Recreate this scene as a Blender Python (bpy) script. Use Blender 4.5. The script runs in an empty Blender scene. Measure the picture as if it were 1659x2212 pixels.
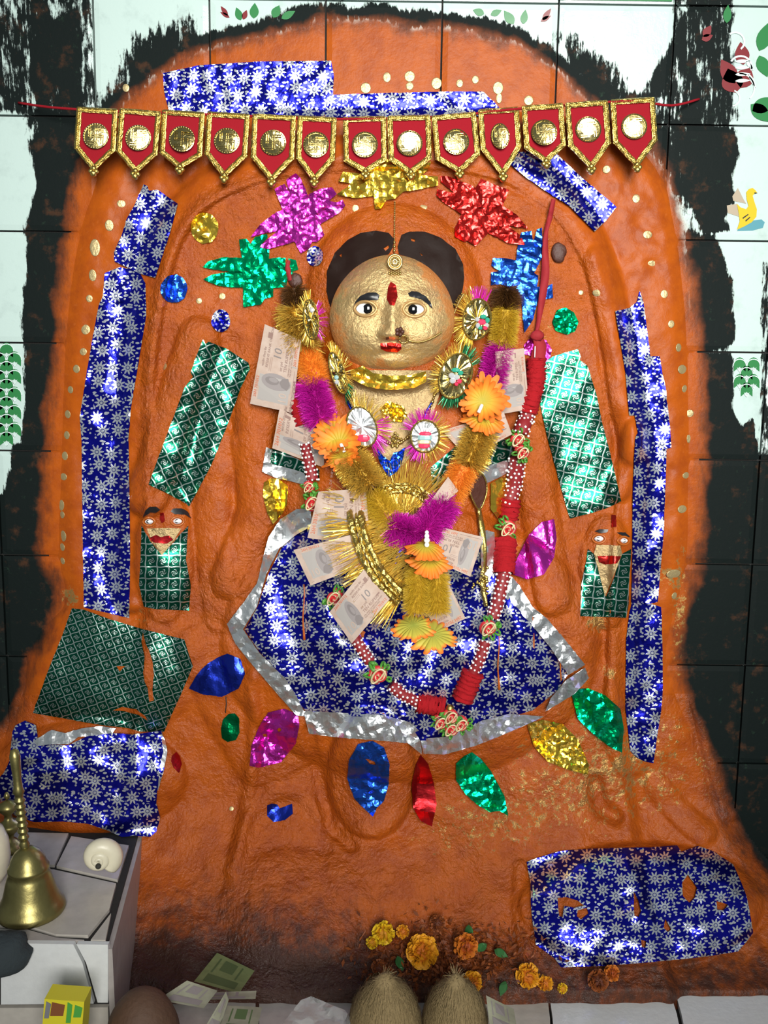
import bpy, bmesh, math, random
import numpy as np
from mathutils import Vector, Matrix, geometry

random.seed(7)
RNG = np.random.default_rng(11)
scene = bpy.context.scene
COL = scene.collection

# ---------------------------------------------------------------- camera, world, lights, exposure
W, H_IMG, F = 1659.0, 2212.0, 1950.0
D = 1.56                      # camera to tiled wall
CAM_Z = 0.97                  # above the shrine floor
TH = math.radians(8.0)        # looking slightly down
cam = bpy.data.cameras.new('camera')
cam.sensor_fit = 'VERTICAL'
cam.sensor_height = 24.0
cam.lens = F * 24.0 / H_IMG
cam.clip_start = 0.02
cam_ob = bpy.data.objects.new('camera', cam)
cam_ob.location = (0, -D, CAM_Z)
cam_ob.rotation_euler = (math.radians(90) - TH, 0, 0)
COL.objects.link(cam_ob)
scene.camera = cam_ob

world = bpy.data.worlds.new('world')
scene.world = world
world.use_nodes = True
world.node_tree.nodes['Background'].inputs[0].default_value = (0.80, 0.93, 1.0, 1)
world.node_tree.nodes['Background'].inputs[1].default_value = 0.17

def area_light(name, loc, target, sx, sy, power, color, spread):
    l = bpy.data.lights.new(name, 'AREA')
    l.shape = 'RECTANGLE'
    l.size, l.size_y = sx, sy
    l.energy = power
    l.color = color
    l.spread = math.radians(spread)
    o = bpy.data.objects.new(name, l)
    o.location = loc
    d = Vector(target) - Vector(loc)
    o.rotation_euler = d.to_track_quat('-Z', 'Y').to_euler()
    COL.objects.link(o)
    return o

# daylight through the shrine doorway behind the camera, high and a little to the right
area_light('doorway_daylight', (0.42, -2.8, 1.62), (0.10, 0.0, 1.12), 1.25, 1.65, 24, (1.0, 0.98, 0.93), 62)

vs = scene.view_settings
vs.view_transform = 'Standard'
vs.look = 'None'
vs.gamma = 1.0
vs.use_curve_mapping = False
vs.exposure = 0.0

# ---------------------------------------------------------------- projection helpers
CT, ST = math.cos(TH), math.sin(TH)
def ray(px, py):
    px = np.asarray(px, float); py = np.asarray(py, float)
    x = (px - W / 2) / F; v = (H_IMG / 2 - py) / F
    return x, CT + v * ST, -ST + v * CT
def P(px, py, d):
    """point that stands d metres in front of the tiled wall"""
    x, y, z = ray(px, py)
    t = (D - np.asarray(d, float)) / y
    return np.stack(np.broadcast_arrays(x * t, -D + y * t, CAM_Z + z * t), -1)
def Pz(px, py, zz):
    """point on the level plane z = zz"""
    x, y, z = ray(px, py)
    t = (zz - CAM_Z) / z
    return np.stack(np.broadcast_arrays(x * t, -D + y * t, CAM_Z + z * t), -1)
def proj(pts):
    pts = np.asarray(pts, float)
    x = pts[..., 0]; y = pts[..., 1] + D; z = pts[..., 2] - CAM_Z
    dep = y * CT - z * ST
    up = y * ST + z * CT
    return W / 2 + F * x / dep, H_IMG / 2 - F * up / dep
MPP = 0.00078                 # metres per photo pixel near the relief

def tr(pts, ox, oy, s):
    return [(ox + x / s, oy + y / s) for x, y in pts]
def sst(t):
    t = np.clip(t, 0, 1)
    return t * t * (3 - 2 * t)
def seg_dist(x, y, poly, closed):
    d = np.full(np.shape(x), 1e9)
    n = len(poly)
    for i in range(n if closed else n - 1):
        ax, ay = poly[i]; bx, by = poly[(i + 1) % n]
        vx, vy = bx - ax, by - ay
        L = vx * vx + vy * vy + 1e-9
        t = np.clip(((x - ax) * vx + (y - ay) * vy) / L, 0, 1)
        d = np.minimum(d, np.hypot(x - ax - t * vx, y - ay - t * vy))
    return d
def inside(x, y, poly):
    r = np.zeros(np.shape(x), bool)
    n = len(poly)
    for i in range(n):
        ax, ay = poly[i]; bx, by = poly[(i + 1) % n]
        if ay == by: continue
        c = ((ay > y) != (by > y)) & (x < (bx - ax) * (y - ay) / (by - ay) + ax)
        r ^= c
    return r
def sdf(x, y, poly):
    d = seg_dist(x, y, poly, True)
    return np.where(inside(x, y, poly), d, -d)
def smooth_poly(pts, closed=False, k=6):
    p = np.array(pts, float); n = len(p); out = []
    for i in range(n if closed else n - 1):
        if closed: a, b, c, e = p[i - 1], p[i], p[(i + 1) % n], p[(i + 2) % n]
        else: a, b, c, e = p[max(i - 1, 0)], p[i], p[i + 1], p[min(i + 2, n - 1)]
        for j in range(k):
            t = j / k
            out.append(0.5 * (2 * b + (c - a) * t + (2 * a - 5 * b + 4 * c - e) * t * t + (3 * b - a - 3 * c + e) * t ** 3))
    if not closed: out.append(p[-1])
    return np.array(out)
def vnoise(x, y, cell, seed):
    g = np.random.default_rng(seed).random((128, 128))
    u = np.asarray(x, float) / cell + 7.3; v = np.asarray(y, float) / cell + 3.1
    iu = np.floor(u).astype(int); iv = np.floor(v).astype(int)
    fu = sst(u - iu); fv = sst(v - iv)
    G = lambda a, b: g[a % 128, b % 128]
    return ((G(iu, iv) * (1 - fu) + G(iu + 1, iv) * fu) * (1 - fv) + (G(iu, iv + 1) * (1 - fu) + G(iu + 1, iv + 1) * fu) * fv) * 2 - 1
def crinkle(x, y, seed, lam=34, k=6):
    r = np.random.default_rng(seed)
    h = np.zeros(np.shape(x))
    for i in range(k):
        a = r.uniform(0, math.pi); l = lam * r.uniform(.55, 1.5)
        t = (np.cos(a) * x + np.sin(a) * y) / l + .45 * np.sin((-np.sin(a) * x + np.cos(a) * y) / l * r.uniform(1, 2.4) + r.uniform(0, 6)) + r.uniform(0, 1)
        h += np.abs(2 * (t - np.floor(t)) - 1) * l / lam
    return h / k * 2 - 1

# ---------------------------------------------------------------- materials
def new_mat(name):
    m = bpy.data.materials.new(name)
    m.use_nodes = True
    nt = m.node_tree
    nt.nodes.clear()
    return m, nt
class G:
    def __init__(s, nt): s.nt = nt
    def n(s, t, ins=None, **kw):
        o = s.nt.nodes.new('ShaderNode' + t)
        for k, v in kw.items(): setattr(o, k, v)
        for k, v in (ins or {}).items(): s.put(o.inputs[k], v)
        return o
    def put(s, sock, v):
        if isinstance(v, bpy.types.NodeSocket): s.nt.links.new(v, sock)
        elif v is not None:
            if isinstance(v, (tuple, list)) and len(v) == 3 and sock.type == 'RGBA': v = (*v, 1)
            sock.default_value = v
    def m(s, op, a, b=None, c=None):
        o = s.n('Math', operation=op)
        for i, v in enumerate((a, b, c)):
            if v is not None: s.put(o.inputs[i], v)
        return o.outputs[0]
    def vm(s, op, a, b=None):
        o = s.n('VectorMath', operation=op)
        s.put(o.inputs[0], a)
        if b is not None: s.put(o.inputs[1], b)
        return o.outputs[1] if op in ('LENGTH', 'DOT_PRODUCT', 'DISTANCE') else o.outputs[0]
    def mix(s, f, a, b):
        o = s.n('Mix', data_type='RGBA')
        s.put(o.inputs[0], f); s.put(o.inputs[6], a); s.put(o.inputs[7], b)
        return o.outputs[2]
    def step(s, v, lo, hi):
        o = s.n('MapRange', interpolation_type='SMOOTHSTEP')
        s.put(o.inputs[0], v); s.put(o.inputs[1], lo); s.put(o.inputs[2], hi)
        return o.outputs[0]
    def noise(s, vec, scale, detail=4, rough=.55, d='3D'):
        o = s.n('TexNoise', {'Vector': vec, 'Scale': scale, 'Detail': detail, 'Roughness': rough}, noise_dimensions=d)
        return o.outputs[0]
    def attr(s, name):
        return s.n('Attribute', attribute_name=name).outputs['Fac']
    def pos(s): return s.n('NewGeometry').outputs['Position']
    def uv(s): return s.n('UVMap').outputs[0]
    def bump(s, h, strength=.4, dist=.002):
        return s.n('Bump', {'Height': h, 'Strength': strength, 'Distance': dist}).outputs[0]
    def out(s, color, rough=.5, metal=0., normal=None, **ex):
        b = s.n('BsdfPrincipled')
        s.put(b.inputs['Base Color'], color); s.put(b.inputs['Roughness'], rough); s.put(b.inputs['Metallic'], metal)
        if normal is not None: s.put(b.inputs['Normal'], normal)
        for k, v in ex.items(): s.put(b.inputs[k.replace('_', ' ')], v)
        o = s.n('OutputMaterial')
        s.nt.links.new(b.outputs[0], o.inputs[0])
        return b
MAT = {}
def simple(name, color, rough=.5, metal=0., bump=0, bscale=150, var=.0, **ex):
    m, nt = new_mat(name); g = G(nt)
    p = g.pos(); nz = g.noise(p, bscale, 5)
    c = color
    if var: c = g.mix(g.m('MULTIPLY', nz, var), color, tuple(x * .35 for x in color))
    g.out(c, rough, metal, g.bump(nz, bump, .003) if bump else None, **ex)
    MAT[name] = m
    return m

ORANGE = (0.40, 0.082, 0.005)
def wall_mat():
    m, nt = new_mat('tile_soot_and_vermilion'); g = G(nt)
    p = g.pos()
    n1 = g.noise(p, 26, 8, .65)
    st = g.vm('MULTIPLY', p, (46, 46, 20)); n2 = g.noise(st, 1.0, 9, .72)
    n3 = g.noise(p, 130, 5, .6)
    om = g.step(g.m('ADD', g.attr('f_orange'), g.m('MULTIPLY', g.m('SUBTRACT', n1, .5), .34)), -.13, .13)
    sc = g.n('Mapping', {'Vector': p, 'Rotation': (0, .35, 0), 'Scale': (190, 190, 26)}).outputs[0]
    n4 = g.noise(sc, 1.0, 4, .6)
    sm = g.step(g.m('ADD', g.m('ADD', g.attr('f_soot'), g.m('MULTIPLY', g.m('SUBTRACT', n2, .5), 1.3)), g.m('MULTIPLY', g.m('SUBTRACT', n4, .5), .8)), .40, .56)
    white = g.mix(g.step(n1, .5, .75), (.52, .66, .62), (.44, .56, .53))
    sootc = g.mix(g.step(n1, .54, .70), (.006, .010, .0095), (.055, .026, .014))
    sootc = g.mix(g.step(g.noise(p, 55, 6, .7), .60, .72), sootc, (.016, .034, .022))
    org = g.mix(g.step(n1, .35, .7), ORANGE, (.30, .056, .006))
    org = g.mix(g.m('MULTIPLY', g.step(n3, .55, .75), .35), org, (.46, .12, .025))
    dm = g.step(g.m('ADD', g.attr('f_dirt'), g.m('MULTIPLY', g.m('SUBTRACT', n2, .5), 1.3)), .18, .98)
    org = g.mix(g.m('MULTIPLY', dm, .92), org, (.022, .014, .012))
    gm = g.step(g.m('ADD', g.attr('f_gold'), g.m('MULTIPLY', g.m('SUBTRACT', g.noise(p, 75, 9, .75), .5), 1.7)), .52, .66)
    gm = g.m('MULTIPLY', gm, om)
    org = g.mix(g.m('MULTIPLY', gm, .8), org, (.55, .36, .12))
    col = g.mix(om, g.mix(sm, white, sootc), org)
    h = g.m('ADD', g.m('MULTIPLY', g.noise(p, 60, 6, .6), 1.0), g.m('MULTIPLY', g.noise(p, 170, 4, .6), .62))
    nb = g.bump(g.m('MULTIPLY', h, g.m('ADD', g.m('MULTIPLY', g.attr('f_lump'), g.m('MULTIPLY', om, 1.0)), .05)), .8, .009)
    rg = g.mix(om, g.mix(sm, (.14,) * 3, (.62,) * 3), g.mix(g.attr('f_lump'), (.40,) * 3, g.mix(n1, (.13,) * 3, (.26,) * 3)))
    g.out(col, rg, g.m('MULTIPLY', gm, .75), nb, Specular_IOR_Level=g.m('ADD', .08, g.m('MULTIPLY', g.m('MAXIMUM', g.m('MULTIPLY', om, g.m('ADD', .12, g.m('MULTIPLY', g.attr('f_lump'), .88))), g.m('MULTIPLY', g.m('SUBTRACT', 1.0, om), g.m('SUBTRACT', 1.0, sm))), .38)))
    return m
MAT['wall'] = wall_mat()

def daisy_foil(name, base, silver):
    m, nt = new_mat(name); g = G(nt)
    uv = g.uv()
    sc = 34.0
    v = g.n('TexVoronoi', {'Vector': uv, 'Scale': sc, 'Randomness': .55}, voronoi_dimensions='2D')
    loc = g.vm('SUBTRACT', uv, v.outputs['Position'])
    sx = g.n('SeparateXYZ', {0: loc})
    ang = g.m('ADD', g.m('ARCTAN2', sx.outputs[1], sx.outputs[0]), g.m('MULTIPLY', g.n('SeparateColor', {0: v.outputs['Color']}).outputs[0], 6.28))
    r = g.m('MULTIPLY', g.vm('LENGTH', loc), sc)
    edge = g.m('ADD', .30, g.m('MULTIPLY', g.m('COSINE', g.m('MULTIPLY', ang, 9.0)), .11))
    star = g.step(g.m('SUBTRACT', edge, r), -.012, .012)
    ring = g.m('MULTIPLY', g.step(g.m('ABSOLUTE', g.m('SUBTRACT', r, .105)), .018, .034), 1.0)
    star = g.m('MULTIPLY', star, g.m('ADD', g.m('MULTIPLY', ring, .75), .25))
    # small leaves and dashes between the daisies
    uv2 = g.n('Mapping', {'Vector': uv, 'Rotation': (0, 0, .7), 'Scale': (1.0, 1.9, 1)}).outputs[0]
    v2 = g.n('TexVoronoi', {'Vector': uv2, 'Scale': 62.0, 'Randomness': 1.0}, voronoi_dimensions='2D')
    v3 = g.n('TexVoronoi', {'Vector': uv, 'Scale': 95.0, 'Randomness': 1.0}, voronoi_dimensions='2D')
    bits = g.m('MAXIMUM', g.step(g.m('SUBTRACT', .215, v2.outputs[0]), -.02, .02), g.step(g.m('SUBTRACT', .17, v3.outputs[0]), -.02, .02))
    bits = g.m('MULTIPLY', bits, g.step(r, .43, .46))
    k = g.m('MAXIMUM', star, bits)
    hb = g.m('ADD', g.noise(uv, 70, 3, .5), g.m('MULTIPLY', k, .12))
    g.out(g.mix(k, base, silver), g.mix(k, (.22,) * 3, (.27,) * 3), g.mix(k, (.93,) * 3, (.85,) * 3), g.bump(hb, .22, .006))
    MAT[name] = m
daisy_foil('blue_daisy_foil', (.014, .016, .50), (.86, .90, .95))

def lattice_foil():
    m, nt = new_mat('green_lattice_foil'); g = G(nt)
    uv = g.uv()
    p = g.vm('MULTIPLY', uv, (50, 50, 50))
    s = g.n('SeparateXYZ', {0: p})
    wx = g.m('ADD', s.outputs[0], g.m('MULTIPLY', g.m('SINE', g.m('MULTIPLY', s.outputs[1], 6.283)), .03))
    wy = g.m('ADD', s.outputs[1], g.m('MULTIPLY', g.m('SINE', g.m('MULTIPLY', s.outputs[0], 6.283)), .03))
    fx = g.m('SUBTRACT', g.m('FRACT', wx), .5); fy = g.m('SUBTRACT', g.m('FRACT', wy), .5)
    mx = g.m('MAXIMUM', g.m('ABSOLUTE', fx), g.m('ABSOLUTE', fy))
    line = g.step(mx, .44, .462)
    r = g.m('SQRT', g.m('ADD', g.m('MULTIPLY', fx, fx), g.m('MULTIPLY', fy, fy)))
    a = g.m('ARCTAN2', fy, fx)
    sw = g.m('SINE', g.m('ADD', g.m('MULTIPLY', a, 4.0), g.m('MULTIPLY', r, 26.0)))
    ros = g.m('MULTIPLY', g.step(sw, -.1, .3), g.step(g.m('SUBTRACT', .30, r), 0, .03))
    k = g.m('MAXIMUM', line, g.m('MULTIPLY', ros, .85))
    g.out(g.mix(k, (.005, .115, .065), (.62, .74, .68)), .27, .92, g.bump(g.m('ADD', g.noise(uv, 60, 3, .5), g.m('MULTIPLY', k, .1)), .25, .006))
    MAT['green_lattice_foil'] = m
lattice_foil()

def plain_foil(name, c, rough=.26, bs=75, bstr=.18):
    m, nt = new_mat(name); g = G(nt)
    p = g.pos()
    g.out(c, rough, .95, g.bump(g.noise(p, bs, 2, .5), bstr, .004))
    MAT[name] = m
plain_foil('blue_foil', (.03, .15, .85))
plain_foil('deep_blue_foil', (.02, .045, .50))
plain_foil('green_foil', (.0, .55, .20))
plain_foil('dark_green_foil', (.0, .16, .05))
plain_foil('magenta_foil', (.85, .05, .60))
plain_foil('red_foil', (.85, .035, .03))
plain_foil('dull_red_foil', (.40, .015, .02), .35)
plain_foil('gold_foil', (.90, .62, .07))
plain_foil('silver_foil', (.90, .92, .93), .34, 80, .25)
plain_foil('purple_foil', (.30, .05, .55))

def gold_paint(name, c, orange_amt):
    m, nt = new_mat(name); g = G(nt)
    p = g.pos()
    n = g.noise(p, 30, 7, .65); n2 = g.noise(p, 190, 5, .65)
    k = g.step(g.m('ADD', n, g.m('MULTIPLY', g.attr('f_worn'), .30)), .62 - orange_amt, .80 - orange_amt)
    col = g.mix(k, c, (.48, .19, .05))
    col = g.mix(g.m('MULTIPLY', g.step(n2, .58, .75), .5), col, (.85, .70, .42))
    g.out(col, g.mix(k, (.38,) * 3, (.5,) * 3), g.m('SUBTRACT', .72, g.m('MULTIPLY', k, .55)), g.bump(g.m('ADD', n2, g.noise(p, 80, 5, .6)), .6, .004))
    MAT[name] = m
gold_paint('gold_leaf_paint', (.60, .42, .19), .03)
gold_paint('gold_chest_paint', (.46, .33, .16), -.02)
simple('gold_dot_paint', (.50, .39, .19), .4, .6, .4, 200)
simple('hair_paint', (.014, .006, .004), .6, 0, .2, 60, .3, Specular_IOR_Level=.15)
simple('black_paint', (.012, .012, .014), .35)
simple('eye_white', (.82, .84, .86), .12)
simple('eye_black', (.004, .004, .005), .06)
simple('lid_paint', (.44, .26, .10), .45, .4)
simple('orange_lid', (.40, .10, .01), .4)
simple('paint_drip', (.40, .082, .006), .3)
simple('brown_wax', (.07, .018, .009), .55, 0, .6, 120, .5)
simple('red_felt', (.28, .010, .018), .9, 0, .3, 500, Specular_IOR_Level=.1)
simple('gold_braid', (.54, .40, .11), .26, .95, .35, 420)
simple('gold_plate', (.56, .45, .18), .2, 1.0, .12, 160)
simple('brass_chain', (.48, .34, .12), .3, .9)
simple('red_ribbon', (.28, .008, .014), .8, 0, .2, 260)
simple('red_velvet', (.34, .009, .014), .85, 0, .6, 380, Specular_IOR_Level=.15)
simple('maroon_sleeve', (.22, .008, .012), .6)
simple('pearl_bead', (.86, .86, .84), .15)
simple('red_satin', (.52, .025, .03), .4)
simple('green_satin', (.07, .25, .03), .45)
simple('cream_satin', (.62, .50, .28), .4, .3)
simple('white_plastic', (.85, .85, .82), .35)
def tinsel(name, c, rough, metal):
    simple(name, c, rough, metal)
tinsel('gold_tinsel', (.78, .53, .09), .28, .6)
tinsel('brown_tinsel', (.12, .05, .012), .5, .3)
tinsel('olive_tinsel', (.62, .40, .025), .5, .15)
tinsel('orange_tinsel', (.85, .27, .02), .6, .05)
tinsel('purple_tinsel', (.62, .014, .40), .3, .3)
tinsel('green_tinsel', (.01, .16, .06), .3, .6)
simple('gem_red', (.75, .04, .10), .12)
simple('gem_green', (.03, .30, .20), .12)
simple('gem_teal', (.25, .42, .42), .2)
simple('gem_clear', (.88, .9, .9), .05, .6)
def radial(name, stops):
    m, nt = new_mat(name); g = G(nt)
    r = g.n('ValToRGB', {0: g.attr('f_rad')})
    e = r.color_ramp.elements
    e[0].position, e[0].color = stops[0][0], (*stops[0][1], 1)
    e[1].position, e[1].color = stops[-1][0], (*stops[-1][1], 1)
    for q, c in stops[1:-1]:
        k = e.new(q); k.color = (*c, 1)
    g.out(r.outputs[0], .65, 0, None)
    MAT[name] = m
radial('cloth_marigold', [(0, (.38, .33, .03)), (.42, (.48, .32, .02)), (.70, (.64, .21, .012)), (1, (.74, .14, .010))])
radial('cloth_marigold_pale', [(0, (.30, .34, .05)), (.72, (.50, .42, .05)), (.92, (.80, .20, .02)), (1, (.82, .16, .015))])
radial('fresh_yellow', [(0, (.50, .20, .0)), (1, (.80, .56, .01))])
radial('fresh_amber', [(0, (.45, .12, .0)), (1, (.78, .36, .008))])
radial('fresh_orange', [(0, (.30, .05, .0)), (1, (.60, .17, .008))])
radial('dry_orange', [(0, (.10, .02, .004)), (1, (.28, .07, .01))])
def note_mat(name, a, b):
    m, nt = new_mat(name); g = G(nt)
    p = g.pos()
    g.out(g.mix(g.step(g.noise(p, 40, 6, .6), .3, .7), a, b), .75, 0, g.bump(g.noise(p, 90, 4), .25, .002))
    MAT[name] = m
note_mat('note_paper', (.47, .37, .31), (.39, .28, .22))
note_mat('note_paper_green', (.25, .34, .13), (.19, .27, .10))
note_mat('note_paper_pale', (.36, .36, .26), (.28, .28, .20))
simple('note_panel', (.34, .315, .295), .75)
simple('note_portrait', (.26, .23, .225), .75)
simple('note_shade', (.195, .17, .165), .75)
simple('note_ink', (.24, .15, .125), .75)
simple('note_ink_red', (.50, .12, .05), .75)
simple('note_green_ink', (.10, .17, .06), .75)
simple('white_glaze', (.74, .76, .76), .25, 0, .15, 90, .25)
simple('dirty_glaze', (.60, .56, .50), .3, 0, .2, 50, .55)
simple('grey_glaze', (.46, .42, .40), .45, 0, .25, 50, .6)
simple('grout', (.018, .018, .017), .9, 0, .4, 120)
simple('bell_brass', (.37, .32, .12), .36, .9, .2, 60, .6)
simple('shell_white', (.74, .69, .52), .35, 0, .25, 60, .25)
simple('dark_hole', (.03, .028, .02), .8)
simple('dark_rag', (.025, .035, .04), .9, 0, .6, 180)
simple('coconut_shell', (.11, .055, .03), .7, 0, .5, 140, .5)
simple('husk_fibre', (.30, .215, .095), .8, 0, .6, 260, .6)
simple('husk_fibre_dark', (.22, .16, .075), .85)
simple('packet_yellow', (.68, .60, .03), .4)
simple('packet_green', (.08, .35, .06), .4)
simple('packet_brown', (.22, .08, .03), .4)
simple('packet_grey', (.2, .2, .22), .4)
simple('leaf_green', (.035, .14, .04), .5)
simple('print_green', (.03, .20, .06), .2)
simple('print_red', (.20, .025, .03), .2)
simple('print_white', (.66, .80, .76), .15)
simple('print_black', (.02, .02, .02), .25)
simple('print_yellow', (.62, .46, .02), .2)
simple('print_blue', (.10, .30, .36), .2)
simple('print_tan', (.40, .33, .24), .25)
simple('thread_dark', (.02, .02, .02), .7)
def plastic():
    m, nt = new_mat('clear_plastic'); g = G(nt)
    g.out((.75, .77, .76), .12, 0, g.bump(g.noise(g.pos(), 60, 3), .6, .006), Transmission_Weight=.75, IOR=1.2)
    MAT['clear_plastic'] = m
plastic()

# ---------------------------------------------------------------- object helpers
def props(o, label=None, cat=None, group=None, kind=None):
    for k, v in (('label', label), ('category', cat), ('group', group), ('kind', kind)):
        if v: o[k] = v
    return o
def mesh_obj(name, verts, faces, mat, parent=None, smooth=True, uv=None, attrs=None, mats=None, fmat=None):
    verts = np.asarray(verts, float).reshape(-1, 3)
    c = (verts.min(0) + verts.max(0)) / 2
    me = bpy.data.meshes.new(name)
    me.from_pydata((verts - c).tolist(), [], faces if isinstance(faces, list) else np.asarray(faces).tolist())
    for x in (mats or [mat]):
        me.materials.append(MAT[x] if isinstance(x, str) else x)
    if fmat is not None: me.polygons.foreach_set('material_index', np.asarray(fmat, np.int32))
    if smooth: me.polygons.foreach_set('use_smooth', np.ones(len(me.polygons), bool))
    if uv is not None:
        li = np.zeros(len(me.loops), np.int32); me.loops.foreach_get('vertex_index', li)
        l = me.uv_layers.new(name='UVMap')
        l.data.foreach_set('uv', np.asarray(uv, np.float32)[li].ravel())
    for k, v in (attrs or {}).items():
        me.attributes.new(k, 'FLOAT', 'POINT').data.foreach_set('value', np.asarray(v, np.float32))
    me.update()
    o = bpy.data.objects.new(name, me)
    COL.objects.link(o)
    o.location = c
    if parent is not None: attach(o, parent)
    return o
def world_loc(o):
    v = Vector(o.get('_loc', o.location))
    return v
def attach(o, parent):
    """keep o at its world place under an unrotated parent"""
    pl = Vector((0, 0, 0)); q = parent
    while q is not None:
        pl += Vector(q.location); q = q.parent
    o.parent = parent
    o.location = Vector(o.location) - pl
def thing(name, loc, label, cat, group=None):
    o = bpy.data.objects.new(name, None)
    o.empty_display_size = .02
    o.location = Vector([float(v) for v in loc])
    COL.objects.link(o)
    return props(o, label, cat, group)
class MB:
    def __init__(s): s.v = []; s.f = []; s.n = 0; s.a = []
    def add(s, v, f, a=None):
        v = np.asarray(v, float).reshape(-1, 3)
        s.v.append(v); s.f += [[i + s.n for i in q] for q in (f if isinstance(f, list) else np.asarray(f).tolist())]
        s.n += len(v); s.a.append(np.zeros(len(v)) if a is None else np.broadcast_to(np.asarray(a, float), (len(v),)))
        return s
    def build(s, name, mat, parent=None, smooth=True, attr=None):
        return mesh_obj(name, np.concatenate(s.v), s.f, mat, parent, smooth, attrs={attr: np.concatenate(s.a)} if attr else None)

def sweep(pts, radii, n=10, cap=True, flat=1.0):
    """tube along 3-D points; returns verts, faces"""
    p = np.asarray(pts, float); m = len(p)
    r = np.broadcast_to(np.asarray(radii, float), (m,))
    t = np.gradient(p, axis=0); t /= np.linalg.norm(t, axis=1)[:, None] + 1e-12
    a = np.array([0, -1., 0]); u = a - t * (t @ a)[:, None]
    bad = np.linalg.norm(u, axis=1) < 1e-3
    u[bad] = np.array([1., 0, 0])
    u /= np.linalg.norm(u, axis=1)[:, None]
    w = np.cross(t, u)
    an = np.linspace(0, 2 * math.pi, n, endpoint=False)
    v = p[:, None] + (np.cos(an)[None, :, None] * u[:, None] * flat + np.sin(an)[None, :, None] * w[:, None]) * r[:, None, None]
    f = []
    for i in range(m - 1):
        for j in range(n):
            k = (j + 1) % n
            f.append([i * n + j, i * n + k, (i + 1) * n + k, (i + 1) * n + j])
    if cap:
        f.append(list(range(n - 1, -1, -1))); f.append(list(range((m - 1) * n, m * n)))
    return v.reshape(-1, 3), f
ICO_V, ICO_F = None, None
def _ico():
    global ICO_V, ICO_F
    b = bmesh.new(); bmesh.ops.create_icosphere(b, subdivisions=1, radius=1)
    ICO_V = np.array([v.co[:] for v in b.verts]); ICO_F = [[v.index for v in f.verts] for f in b.faces]; b.free()
_ico()
def uvsphere(n=20, m=12):
    v = []; f = []
    for i in range(m + 1):
        a = math.pi * i / m
        for j in range(n):
            b = 2 * math.pi * j / n
            v.append((math.sin(a) * math.cos(b), math.sin(a) * math.sin(b), math.cos(a)))
    for i in range(m):
        for j in range(n):
            k = (j + 1) % n
            f.append([i * n + j, (i + 1) * n + j, (i + 1) * n + k, i * n + k])
    return np.array(v), f
def lathe(profile, n=32):
    v = []; f = []
    for r, z in profile:
        for j in range(n):
            a = 2 * math.pi * j / n
            v.append((r * math.cos(a), r * math.sin(a), z))
    for i in range(len(profile) - 1):
        for j in range(n):
            k = (j + 1) % n
            f.append([i * n + j, i * n + k, (i + 1) * n + k, (i + 1) * n + j])
    return np.array(v), f
def prism(pts, off):
    """solid from a planar 3-D loop, thickened along off"""
    p = np.asarray(pts, float); n = len(p)
    v = np.concatenate([p, p + np.asarray(off, float)])
    f = [list(range(n)), list(range(2 * n - 1, n - 1, -1))]
    for i in range(n):
        k = (i + 1) % n
        f.append([k, i, n + i, n + k])
    return v, f
# ---------------------------------------------------------------- painted outlines (photo pixels) and surface fields
ORANGE_EDGE = smooth_poly([(95, 1000), (115, 760), (128, 600), (150, 420), (185, 330), (240, 245), (310, 175), (395, 125), (480, 88), (600, 58), (720, 40),
    (840, 48), (960, 62), (1080, 84), (1180, 125), (1250, 180), (1330, 250), (1400, 300), (1460, 400), (1490, 520), (1518, 720), (1525, 1000),
    (1515, 1220), (1470, 1400), (1475, 1480), (1540, 1620), (1590, 1760), (1635, 1880), (1760, 2050), (1800, 2350), (-150, 2350), (-150, 1700),
    (10, 1560), (70, 1420), (118, 1310), (105, 1250), (85, 1200)], True, 3)
RELIEF_EDGE = smooth_poly([(190, 420), (240, 330), (330, 262), (500, 232), (820, 225), (1150, 232), (1330, 275), (1425, 360), (1465, 480), (1492, 700), (1497, 1000),
    (1490, 1230), (1450, 1400), (1470, 1500), (1545, 1660), (1600, 1800), (1700, 1930), (1790, 2100), (1800, 2350), (-150, 2350), (-150, 1760), (0, 1590),
    (60, 1440), (130, 1300), (118, 1200), (122, 1000), (135, 700), (160, 520)], True, 3)
INNER = smooth_poly([(300, 1300), (300, 1000), (305, 760), (330, 600), (365, 500), (440, 415), (560, 370), (700, 350), (850, 342), (1000, 350), (1110, 385),
    (1210, 460), (1275, 560), (1305, 700), (1335, 900), (1350, 1100), (1350, 1500), (1400, 1900), (1420, 2400), (200, 2400), (260, 1700)], True, 3)
ROLL = smooth_poly([(285, 1290), (292, 1000), (305, 780), (335, 600), (370, 495), (445, 410), (560, 360), (700, 338), (850, 330), (1000, 338), (1120, 372),
    (1225, 450), (1290, 560), (1325, 700), (1350, 860), (1370, 980), (1355, 1200), (1340, 1500)], False, 4)

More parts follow.
